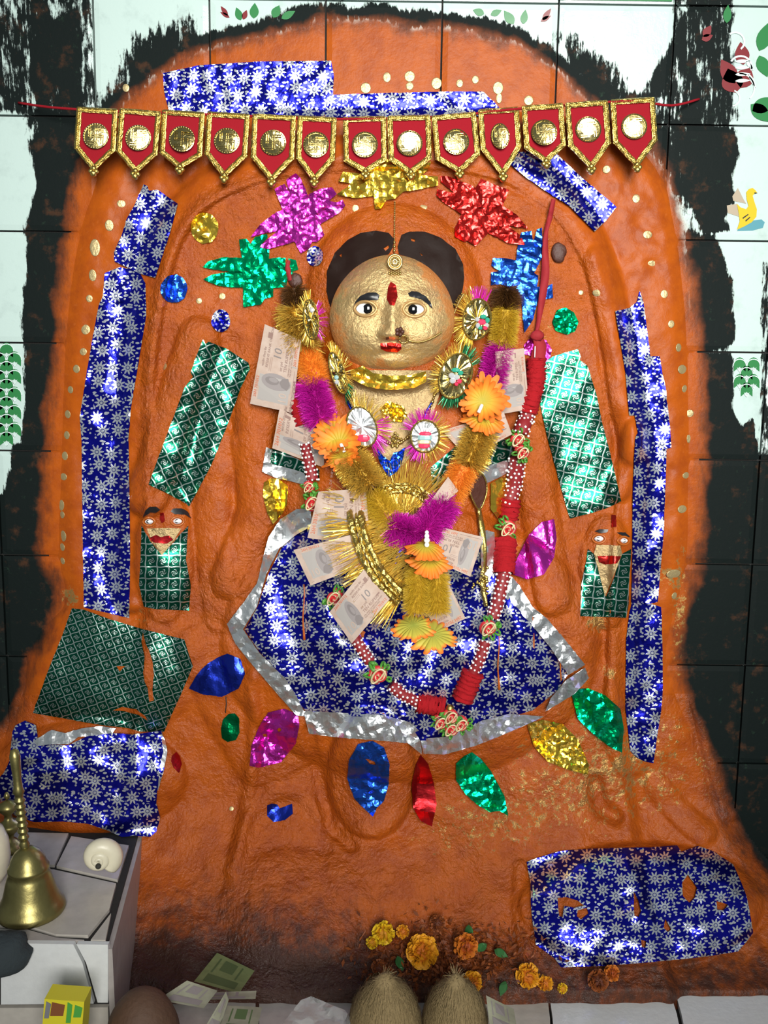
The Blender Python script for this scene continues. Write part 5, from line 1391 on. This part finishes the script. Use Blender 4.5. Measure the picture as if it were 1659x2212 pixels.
# ---------------------------------------------------------------- banknotes
TXT = {}
def text_geo(s):
    if s not in TXT:
        cu = bpy.data.curves.new('t', 'FONT'); cu.body = s; cu.resolution_u = 2
        ob = bpy.data.objects.new('t', cu); COL.objects.link(ob)
        bpy.context.view_layer.update()
        me = bpy.data.meshes.new_from_object(ob.evaluated_get(bpy.context.evaluated_depsgraph_get()))
        v = np.array([q.co[:2] for q in me.vertices]).reshape(-1, 2); f = [list(p.vertices) for p in me.polygons]
        bpy.data.objects.remove(ob); bpy.data.curves.remove(cu); bpy.data.meshes.remove(me)
        if len(v): v = (v - v.min(0)) / max(1e-6, (v.max(0) - v.min(0))[1])
        TXT[s] = (v, f)
    return TXT[s]
NOTE_G = 'ten rupee notes tucked into the garlands'
def note(label, corners, depths, bend=.0, paper='note_paper', ink='note_ink', full=True, group=NOTE_G, wav=.0015, u0=0., u1=1., flip=False):
    """corners in photo pixels: start-top, end-top, end-bottom, start-bottom of the printed face; u0..u1 the visible length"""
    C = np.array(corners, float); Dp = np.array(depths, float)
    sd = int(C.sum())
    def N(u, v, e=0.):
        u = np.asarray(u, float); v = np.asarray(v, float)
        a, b, c, d = (1 - u) * (1 - v), u * (1 - v), u * v, (1 - u) * v
        x = a * C[0, 0] + b * C[1, 0] + c * C[2, 0] + d * C[3, 0]; y = a * C[0, 1] + b * C[1, 1] + c * C[2, 1] + d * C[3, 1]
        dd = a * Dp[0] + b * Dp[1] + c * Dp[2] + d * Dp[3]
        dd = dd + bend * np.sin(np.pi * u) + wav * np.sin(5 * u + 2 * v + sd)
        return P(x, y, dd + e)
    t = thing('banknote', N(.5, .5), label, 'banknote', group)
    n, m = 18, 10
    U, V = np.meshgrid(np.linspace(0, 1, n), np.linspace(0, 1, m))
    top = N(U, V).reshape(-1, 3); bot = N(U, V, -.0005).reshape(-1, 3)
    f = []
    for j in range(m - 1):
        for i in range(n - 1):
            q = [j * n + i, (j + 1) * n + i, (j + 1) * n + i + 1, j * n + i + 1]
            f.append(q); f.append([k + n * m for k in q[::-1]])
    mesh_obj('note_sheet', np.concatenate([top, bot]), f, paper, t)
    def flat(name, polys, mat, e=.0004):
        b = MB()
        for pl in polys:
            pl = np.array(pl, float); b.add(N(pl[:, 0], pl[:, 1], e), [[a for a in tt] for tt in geometry.tessellate_polygon([[Vector((p[0], p[1], 0)) for p in pl]])])
        return b.build(name, mat, t, False)
    def text(name, items, mat, e=.0008):
        b = MB()
        L = np.linalg.norm((C[1] + C[2] - C[0] - C[3]) / 2); Wd = np.linalg.norm((C[3] + C[2] - C[0] - C[1]) / 2)
        for s, u, v, h, vert in items:
            g, fc = text_geo(s)
            if not len(g): continue
            if vert: uu = u + g[:, 1] * h * Wd / L; vv = v + g[:, 0] * h
            else: uu = u + g[:, 0] * h * Wd / L; vv = v + h - g[:, 1] * h
            b.add(N(uu, vv, e), fc)
        if b.n: b.build(name, mat, t, False)['kind'] = 'stuff'
    if not full: return t, flat, text
    ov = lambda cx, cy, a, b_, k=22: [(cx + a * math.cos(q), cy + b_ * math.sin(q)) for q in np.linspace(0, TAU, k, endpoint=False)]
    bx = lambda a, b_, c, d: [(a, b_), (c, b_), (c, d), (a, d)]
    flat('printed_panel', [bx(.08, .14, .24, .86), bx(.24, .10, .40, .88)], 'note_panel', .0003)
    flat('printed_portrait', [ov(.345, .52, .105, .36)], 'note_portrait', .0006)
    # plain head and shoulders
    flat('portrait_shading', [ov(.35, .42, .050, .17), [(.27, .80), (.30, .66), (.35, .60), (.41, .66), (.435, .80), (.35, .86)]], 'note_shade', .0009)
    flat('portrait_light', [ov(.362, .45, .030, .11)], 'note_portrait', .0011)
    text('printed_numeral', [('10', .11, .62, .19, False)], 'note_paper')
    text('printed_numeral', [('10', .66, .36, .20, False)], 'note_shade')
    text('printed_text', [('भारतीय रिज़र्व बैंक', .50, .10, .075, False), ('RESERVE BANK OF INDIA', .50, .20, .060, False), ('TEN RUPEES', .50, .66, .075, False), ('दस रुपये', .50, .55, .09, False), ('I PROMISE TO PAY THE BEARER', .46, .77, .035, False), ('THE SUM OF TEN RUPEES', .46, .82, .035, False)], ink)
    text('printed_serial', [('26H 701012', .62, .88, .07, False), ('26H 701012', .10, .03, .07, False)], 'note_ink_red')
    flat('printed_mark', [ov(.105, .27, .030, .07), bx(.60, .86, .615, .97)], 'note_panel', .0005)
    flat('printed_frame', [bx(.46, .30, .64, .306), bx(.46, .34, .64, .346), bx(.04, .93, .56, .937), bx(.86, .14, .93, .26), bx(.86, .66, .94, .70)], ink, .0005)
    return t
def sd_(x, y, e): return float(S(x, y)) + e
note('banknote hanging upright at far left behind the orange tinsel', [(540, 872), (572, 700), (650, 735), (632, 892)], [.062, .075, .082, .078], .004)
note('banknote below the far left one, above the green foil sleeve', [(588, 968), (604, 882), (700, 935), (700, 1010)], [.075, .078, .095, .09], .003)
note('banknote with folded corner above the other left skirt notes', [(664, 1162), (688, 1062), (790, 1055), (800, 1180)], [.135, .120, .138, .150], .004)
fo = note('x', [(672, 1128), (686, 1070), (714, 1092), (696, 1122)], [.131, .127, .134, .136], .002, full=False)[0]
note('banknote lying level over the skirt, left of the gold fringe', [(634, 1188), (778, 1150), (800, 1216), (671, 1265)], [.150, .158, .168, .162], .004)
note('banknote tilted diagonally under the crescent over the skirt', [(712, 1322), (786, 1230), (842, 1294), (760, 1390)], [.168, .175, .185, .180], .006)
note('banknote at right of the orange cloth flowers above the skirt', [(1016, 1246), (936, 1210), (958, 1140), (1044, 1160)], [.165, .168, .160, .150], .003)
note('banknote behind the lower yellow tassel showing one pale corner', [(1006, 1336), (944, 1366), (900, 1280), (964, 1250)], [.152, .158, .165, .158], .002)
note('banknote upright between purple tinsel and the red ruched sleeve', [(1074, 896), (1070, 760), (1132, 752), (1143, 884)], [.068, .068, .058, .055], .002)
note('banknote behind the right gold tinsel above the sleeve', [(955, 930), (1088, 890), (1106, 938), (1010, 990)], [.098, .088, .088, .098], .003)
note('banknote strip between the orange and olive tinsel', [(908, 1112), (968, 1030), (990, 1060), (930, 1130)], [.14, .13, .13, .14], .001, full=False)[0]
fo['label'] = 'folded over pale corner of the upper left skirt note'

# ---------------------------------------------------------------- shrine floor
ZF = 0.0
floor = mesh_obj('floor', [(-1.3, .1, -.012), (1.3, .1, -.012), (1.3, -1.0, -.012), (-1.3, -1.0, -.012), (-1.3, .1, -.1), (1.3, .1, -.1), (1.3, -1.0, -.1), (-1.3, -1.0, -.1)],
    [[3, 2, 1, 0], [4, 5, 6, 7], [0, 1, 5, 4], [2, 3, 7, 6], [1, 2, 6, 5], [3, 0, 4, 7]], 'grout', None, False)
floor['kind'] = 'structure'; floor['label'] = 'dirty white tiled ledge at the foot of the shrine'
def slab(name, px, z, th, mat, parent, edge=0):
    p = Pz(np.array([q[0] for q in px], float), np.array([q[1] for q in px], float), z)
    v, f = prism(p, (0, 0, -th))
    return mesh_obj(name, v, f, mat, parent, False)
for px, m in [([(1190, 2120), (1440, 2120), (1462, 2190), (1490, 2330), (1200, 2330), (1194, 2200), (1186, 2145)], 'white_glaze'), ([(1452, 2120), (1760, 2100), (1780, 2330), (1500, 2330), (1472, 2190)], 'white_glaze'),
              ([(930, 2120), (1178, 2120), (1182, 2150), (1188, 2200), (1192, 2330), (930, 2330)], 'dirty_glaze'), ([(560, 2120), (922, 2120), (922, 2330), (560, 2330)], 'grey_glaze'), ([(240, 2120), (552, 2120), (552, 2330), (200, 2330)], 'grey_glaze')]:
    slab('tile', px, ZF, .010, m, floor)

# ---------------------------------------------------------------- tiled pedestal with the bell
PF = -.375
ped_z = float(P(120, 2036, .375)[2])
ped = thing('tiled_pedestal', (float(P(100, 2036, .375)[0]), -.25, 0), 'low pedestal clad in cracked white tiles at the lower left', 'pedestal')
xr = float(P(236, 2040, .375)[0]); xl = xr - .42
bk_ = Pz(290, 1842, ped_z)[0]; xb = xr + (bk_ - xr) * (.375 - .02) / (.375 + float(Pz(290, 1842, ped_z)[1]))
v = np.array([(xl, -.02, 0), (xb - .004, -.02, 0), (xr - .004, PF + .004, 0), (xl, PF + .004, 0)]); v2 = v.copy(); v2[:, 2] = ped_z - .005
vv, ff = np.concatenate([v, v2]), [[3, 2, 1, 0], [4, 5, 6, 7], [0, 1, 5, 4], [1, 2, 6, 5], [2, 3, 7, 6], [3, 0, 4, 7]]
mesh_obj('core', vv, ff, 'grout', ped, False)
for px, m in [([(-60, 1795), (148, 1800), (118, 1868), (-60, 1862)], 'dirty_glaze'), ([(154, 1806), (278, 1826), (254, 1900), (122, 1870)], 'dirty_glaze'),
              ([(-60, 1872), (116, 1878), (251, 1908), (236, 1964), (190, 2020), (120, 2018), (62, 2000), (-60, 1996)], 'dirty_glaze'), ([(-60, 2003), (60, 2008), (120, 2025), (182, 2030), (-60, 2032)], 'grey_glaze'), ([(240, 1972), (228, 2030), (196, 2030)], 'dirty_glaze')]:
    slab('tile', px, ped_z, .007, m, ped)
def fslab(name, px, y, th, mat):
    a = np.array(px, float); x, yy, z = ray(a[:, 0], a[:, 1]); t = (y + D) / yy
    p = np.stack([x * t, np.full(len(a), y), CAM_Z + z * t], -1)
    v, f = prism(p, (0, th, 0)); return mesh_obj(name, v, f, mat, ped, False)
fslab('tile', [(2, 2085), (56, 2038), (158, 2040), (178, 2080), (202, 2168), (2, 2170)], PF - .003, .008, 'white_glaze')
fslab('tile', [(165, 2040), (233, 2041), (233, 2166), (211, 2166), (186, 2080)], PF - .003, .008, 'white_glaze')
fslab('tile', [(-100, 2050), (46, 2038), (-6, 2085), (-6, 2170), (-100, 2170)], PF - .003, .008, 'grey_glaze')
fslab('tile', [(-100, 2178), (233, 2176), (236, 2300), (-100, 2300)], PF - .003, .008, 'dirty_glaze')
sx0 = xr - .004
v = np.array([(sx0, PF, 0), (sx0 + .008, PF, 0), (xb + .004, -.03, 0), (xb - .004, -.03, 0)]); v2 = v.copy(); v2[:, 2] = ped_z - .010
mesh_obj('side_tile', np.concatenate([v, v2]), ff, 'grey_glaze', ped, False)
# rag over the left front corner
rg, rf = uvsphere(20, 10)
rgp = Pz(5, 2040, ped_z)
rg = rg * np.array([.042, .035, .030]) * (1 + .2 * vnoise(rg[:, 0] * 60, rg[:, 2] * 60, 25, 90))[:, None] + rgp + np.array([0, -.008, -.006])
props(mesh_obj('rag', rg, rf, 'dark_rag'), 'dark rag bunched over the front corner of the pedestal', 'cloth')

# brass hand bell
bp = Pz(68, 1968, ped_z)
U = float((D + bp[1])) / F * 1.12
bell = thing('hand_bell', bp, 'brass hand bell with ringed handle standing on the pedestal', 'bell')
def lat(profile, mat, name, parent, o, n=36, tilt=0., kx=1.18):
    v, f = lathe([(r * U, h * U * kx) for r, h in profile], n)
    v[:, 0] += -v[:, 2] * tilt
    return mesh_obj(name, v + np.asarray(o), f, mat, parent)
lat([(58, 2), (66, 0), (69, 5), (67, 12), (61, 20), (55, 30), (51, 42), (47, 56), (43, 68), (39, 76), (41, 79), (41, 84), (37, 88), (34, 98), (26, 110), (16, 117), (10, 120), (0, 121)], 'bell_brass', 'bell_body', bell, bp, tilt=.01)
hp = [(9, 118), (10, 124), (8, 128), (11, 134), (8, 140)]
for k in range(7): hp += [(8, 144 + k * 12), (11, 148 + k * 12), (11, 150 + k * 12), (8, 154 + k * 12)]
hp += [(8, 232), (12, 238), (9, 246), (8, 262), (10, 290), (11, 306), (8, 318), (0, 322)]
lat(hp, 'bell_brass', 'handle', bell, bp + np.array([-.0, 0, 0]), 16, .045, 1.10)
# lidded brass lamp and white pot at the photo's left edge
lp = Pz(22, 1836, ped_z)
lm = thing('brass_lamp', lp, 'small brass stacked lamp behind the hand bell', 'lamp')
lat([(0, 0), (30, 0), (32, 8), (20, 18), (10, 26), (12, 34), (28, 46), (30, 54), (24, 58), (10, 64), (8, 74), (24, 88), (24, 96), (6, 104), (0, 106)], 'bell_brass', 'lamp_body', lm, lp)
lat([(0, 108), (5, 108), (7, 114), (4, 120), (0, 122)], 'bell_brass', 'finial', lm, lp, 14)
wp = Pz(-22, 1905, ped_z)
pt = thing('white_pot', wp, 'white glazed round pot cut by the left edge of the photo', 'pot')
lat([(0, 0), (26, 0), (40, 20), (46, 50), (44, 80), (34, 104), (20, 116), (18, 124)], 'shell_white', 'pot_body', pt, wp)
lat([(18, 124), (22, 128), (20, 134), (8, 140), (0, 142)], 'shell_white', 'pot_lid', pt, wp)
# spiral shell
spx = Pz(222, 1895, ped_z)
sh = thing('spiral_shell', spx, 'white spiral sea shell lying on the back corner of the pedestal', 'shell')
c0 = spx + np.array([-.002, 0, .040])
n = 150; t = np.linspace(0, 2.6 * TAU, n)
gr = np.exp(-t * .115)
ax = np.array([.12, -.88, -.05]); ax = ax / np.linalg.norm(ax); e1 = np.cross(ax, [0, 0, 1]); e1 /= np.linalg.norm(e1); e2 = np.cross(ax, e1)
Rm = .0215 * gr; tb = .0175 * gr
pts = c0 + (e1 * np.cos(t + 2.2)[:, None] + e2 * np.sin(t + 2.2)[:, None]) * Rm[:, None] + ax * (.026 * (1 - gr))[:, None]
v, f = sweep(pts, tb, 20)
mesh_obj('whorls', v, f, 'shell_white', sh)
hv, hf = uvsphere(14, 8)
mesh_obj('shell_opening', hv * .0045 + pts[-1] + ax * .004 + np.array([.004, 0, -.006]), hf, 'dark_hole', sh)

# ---------------------------------------------------------------- offerings on the ledge
def ball_flower(label, px, py, R, mat, depth, group='fresh marigold heads at the foot of the relief', squash=.75, n=150, nrm=(0, -.8, .6)):
    r = np.random.default_rng(int(px * 3 + py))
    c = P(px, py, depth); R = R * MPP * .84
    t = thing('marigold_head', c, label, 'flower', group)
    b = MB()
    v, f = uvsphere(12, 8); b.add(v * R * .72 + c, f, .0)
    for i in range(n):
        z = 1 - 2 * (i + .5) / n; a = i * 2.39996
        d = np.array([math.sqrt(1 - z * z) * math.cos(a), math.sqrt(1 - z * z) * math.sin(a), z]); d += r.normal(0, .12, 3); d /= np.linalg.norm(d)
        s = np.cross(d, r.normal(0, 1, 3)); s /= np.linalg.norm(s); q = np.cross(d, s)
        w = R * r.uniform(.17, .26); L = R * r.uniform(.88, 1.08)
        p0 = c + d * L * .55
        tp = c + d * L
        b.add(np.array([p0 - s * w * .4, p0 + s * w * .4, tp + s * w + q * w * .3, tp + d * w * .25 + q * w * .6, tp - s * w + q * w * .3]), [[0, 1, 2, 3, 4]], [0, 0, 1, .9, 1])
    b.build('petals', mat, t, False, 'f_rad')
    cv, cf = lathe([(0, -R * .95), (R * .25, -R * .9), (R * .32, -R * .5), (R * .3, -R * .2)], 10)
    mesh_obj('calyx', cv[:, [0, 2, 1]] * np.array([1, -1, 1]) + c, cf, 'leaf_green', t)
    return t
dq = lambda x, y: float(S(x, y)) + .018
ball_flower('lemon yellow marigold head at the left of the heap', 828, 2016, 27, 'fresh_yellow', dq(828, 2016))
ball_flower('smaller lemon yellow marigold beside the lemon one', 804, 2036, 15, 'fresh_yellow', dq(804, 2036), n=90)
ball_flower('largest amber marigold in the middle of the heap', 912, 2055, 37, 'fresh_amber', dq(912, 2055) + .015, n=220)
ball_flower('small amber marigold above the largest one', 870, 2013, 16, 'fresh_amber', dq(870, 2013), n=90)
ball_flower('orange marigold at the right of the largest one', 1006, 2044, 29, 'fresh_orange', dq(1006, 2044))
ball_flower('amber marigold half hidden behind the right fibrous coconut', 1020, 2122, 24, 'fresh_amber', dq(1020, 2122))
ball_flower('amber marigold fallen left of the blue mound', 1140, 2108, 28, 'fresh_amber', dq(1140, 2108), n=130)
ball_flower('flat amber marigold next to the fallen one on the ledge', 1178, 2124, 18, 'fresh_amber', dq(1178, 2124), n=90)
ball_flower('small yellow marigold at the right end of the fallen ones', 1215, 2135, 12, 'fresh_yellow', dq(1215, 2135), n=70)
ball_flower('dark orange dried marigold under the blue mound', 1292, 2118, 24, 'dry_orange', dq(1292, 2118))
ball_flower('orange dried marigold at the far right under the blue mound', 1322, 2102, 18, 'fresh_orange', dq(1322, 2102), n=90)
ball_flower('dried brown marigold above the orange one', 945, 1995, 20, 'dry_orange', dq(945, 1995), n=90)
ball_flower('dried brown marigold left of the heap low down', 818, 2090, 18, 'dry_orange', dq(818, 2090), n=90)
b = MB(); r = np.random.default_rng(5)
for i in range(1500):
    x = r.normal(965, 95); y = r.normal(2065, 36)
    if y > 2138 or x < 730 or x > 1260: continue
    c = P(x, y, float(S(x, y)) + r.uniform(0, .016)); a = r.normal(0, 1, (2, 3)); a /= np.linalg.norm(a, axis=1)[:, None]
    w = r.uniform(4, 9) * MPP
    b.add(np.array([c - a[0] * w, c + a[1] * w * .5, c + a[0] * w, c - a[1] * w * .5]), [[0, 1, 2, 3]], r.uniform(0, 1))
props(b.build('flower_litter', 'dry_orange', None, False, 'f_rad'), 'dried brown petals strewn under the marigold heads', 'petals', kind='stuff')
b_ = [(1068, 2052, .5), (1092, 2120, 1.9), (858, 2066, 1.2), (1012, 1998, 1.5), (1052, 2040, 2.6)]
for i, (x, y, a) in enumerate(b_):
    o = np.array(leaf(0, 0, 34, 9, a)); d = float(S(x, y)) + .022
    v = P(x + o[:, 0], y + o[:, 1], d + .004 * np.sin(o[:, 0] * .2)); vv, ff = prism(v, (0, .0015, 0))
    props(mesh_obj('green_leaf', vv, ff, 'leaf_green', None, False), ['green leaf right of the orange marigold', 'green leaf low beside the fallen marigold', 'green leaf left of the largest marigold', 'green leaf standing above the orange marigold', 'green leaf tilted beside the orange marigold'][i], 'leaf', 'loose green leaves')

def coconut(label, name, cx, ytop, rx, mat, y, fibre, seed, tall=1.25):
    """round nut standing on the ledge at distance y from the wall; ytop is its top in the photo"""
    # find height from the silhouette
    top = P(cx, ytop, y); x = float(top[0]); R = rx / F * (D - y) * 1.05
    hgt = float(top[2])
    t = thing(name, (x, -y, ZF), label, 'coconut', 'coconuts on the ledge' if fibre else None)
    v, f = uvsphere(36, 24)
    c = np.array([x, -y, hgt / 2 + .002])
    z = v[:, 2]
    prof = 1 - .10 * np.clip(z, 0, 1) ** 2 * (1 if fibre else 0)
    rn = (1 + .03 * vnoise(np.arctan2(v[:, 1], v[:, 0]) * 30, z * 30, 14, seed))
    vv = np.stack([v[:, 0] * R * prof * rn, v[:, 1] * R * prof * rn, z * (hgt / 2 - .002) * (1 + 0 * z)], -1)
    if fibre: vv[:, 2] += np.where(z > .93, (z - .93) * .16, 0)
    mesh_obj('shell' if not fibre else 'husk', vv + c, f, mat, t)
    if fibre:
        r = np.random.default_rng(seed); b = MB()
        k = 2600
        th = r.uniform(0, TAU, k); z0 = r.uniform(-.95, .92, k)
        rr = np.sqrt(1 - z0 ** 2); p0 = np.stack([rr * np.cos(th) * R, rr * np.sin(th) * R, z0 * hgt / 2], -1) * 1.0
        z1 = np.clip(z0 + r.uniform(.15, .45, k), -1, .995); r1 = np.sqrt(1 - z1 ** 2); th1 = th + r.normal(0, .09, k)
        ou = r.uniform(1.0, 1.06, k)
        p1 = np.stack([r1 * np.cos(th1) * R, r1 * np.sin(th1) * R, z1 * hgt / 2], -1) * ou[:, None]
        s = np.cross(p1 - p0, p0); s /= np.linalg.norm(s, axis=1)[:, None] + 1e-9; s *= .00055
        q = np.stack([p0 - s, p0 + s, p1 + s * .5, p1 - s * .5], 1).reshape(-1, 3) + c
        i = np.arange(k) * 4
        b.add(q, np.stack([i, i + 1, i + 2, i + 3], -1).tolist())
        tt = MB(); tt.add(*blades(c + np.array([0, 0, hgt / 2 - .012]), c + np.array([0, 0, hgt / 2 + .006]), .020, 160, .0006, seed=seed, lean=1.2))
        b.build('fibre', 'husk_fibre', t, False)['kind'] = 'stuff'
        tt.build('fibre_tuft', 'husk_fibre_dark', t, False)['kind'] = 'stuff'
coconut('fibrous coconut at left of the pair below the marigolds', 'fibrous_coconut', 832, 2118, 84, 'husk_fibre', .41, True, 1)
coconut('fibrous coconut at right of the pair below the marigolds', 'fibrous_coconut', 984, 2120, 76, 'husk_fibre', .40, True, 2)
coconut('smooth brown coconut in front of the pedestal', 'brown_coconut', 305, 2140, 82, 'coconut_shell', .435, False, 3)

# notes and packets lying on the ledge
LN = 'paper money on the ledge'
def paper(label, corners, depths, mat, ink, bend=.0):
    t, flat, text = note(label, corners, depths, bend, paper=mat, full=False, group=LN, wav=.0008)
    bx = lambda a, b_, c, d: [(a, b_), (c, b_), (c, d), (a, d)]
    flat('printed_panel', [bx(.10, .14, .36, .86), bx(.55, .30, .9, .62)], ink, .0004)
    flat('printed_line', [bx(.42, .16, .9, .20), bx(.42, .72, .9, .76)], ink, .0004)
    return t
g1 = paper('green five rupee note leaning on the foot of the relief', [(419, 2120), (469, 2058), (550, 2097), (516, 2146)], [.33, sd_(469, 2058, .012), sd_(550, 2097, .012), .33], 'note_paper_green', 'note_green_ink')
paper('dull folded note beneath the green note', [(340, 2160), (404, 2118), (470, 2140), (440, 2178)], [.40, .36, .36, .40], 'note_paper_pale', 'note_portrait')
paper('pale note standing on edge on the ledge', [(436, 2230), (488, 2142), (494, 2160), (470, 2235)], [.46, .40, .40, .46], 'note_paper_pale', 'note_portrait')
paper('pale printed note lying flat at the bottom of the photo', [(470, 2230), (492, 2172), (566, 2176), (552, 2240)], [.47, .40, .40, .47], 'note_paper_pale', 'note_green_ink')
paper('folded brown paper strip on the ledge behind the notes', [(390, 2160), (398, 2146), (554, 2140), (552, 2158)], [.37, .35, .35, .37], 'note_paper_pale', 'note_portrait')
paper('tan paper tucked beside the right fibrous coconut', [(1058, 2215), (1050, 2150), (1110, 2180), (1120, 2240)], [.44, .40, .40, .46], 'note_paper_pale', 'note_portrait')
# printed yellow packet
pk = thing('printed_packet', P(133, 2225, .47), 'yellow printed packet standing before the pedestal', 'packet')
def box_px(name, x0, y0, x1, y1, sk, d0, d1, mat, e=0.):
    a = P(np.array([x0, x1, x1 + sk, x0 + sk], float), np.array([y0, y0 + 6, y1, y1], float), d0 + e)
    b_ = a + np.array([0, d0 - d1, 0])
    v = np.concatenate([a, b_]); return mesh_obj(name, v, [[3, 2, 1, 0], [4, 5, 6, 7], [0, 1, 5, 4], [1, 2, 6, 5], [2, 3, 7, 6], [3, 0, 4, 7]], mat, pk, False)
box_px('packet_box', 96, 2158, 182, 2310, -12, .475, .445, 'packet_yellow')
box_px('printed_panel', 112, 2166, 140, 2195, -4, .4762, .475, 'packet_brown')
box_px('printed_panel', 100, 2164, 110, 2200, -5, .4762, .475, 'packet_grey')
box_px('printed_panel', 146, 2166, 156, 2210, -4, .4762, .475, 'packet_green')
box_px('printed_panel', 162, 2172, 178, 2198, -4, .4762, .475, 'packet_green')
# crumpled clear bag
o = patch('plastic_bag', [(600, 2225), (650, 2160), (672, 2152), (745, 2182), (790, 2240), (700, 2260)], 'clear_plastic', None, lambda x, y: .36 + (np.asarray(y) - 2150) * .0009, .0, .014, 50, 9, smooth=False)
props(o, 'crumpled clear plastic bag left of the fibrous coconuts', 'bag')
# dark thread hanging from the blue leaf
v, f = sweep(P([488, 489, 487], [1505, 1520, 1540], S(np.array([488, 489, 487]), np.array([1505, 1520, 1540])) + .002), .0009, 6)
props(mesh_obj('thread', v, f, 'thread_dark'), 'short dark thread hanging under the dark blue leaf', 'thread')
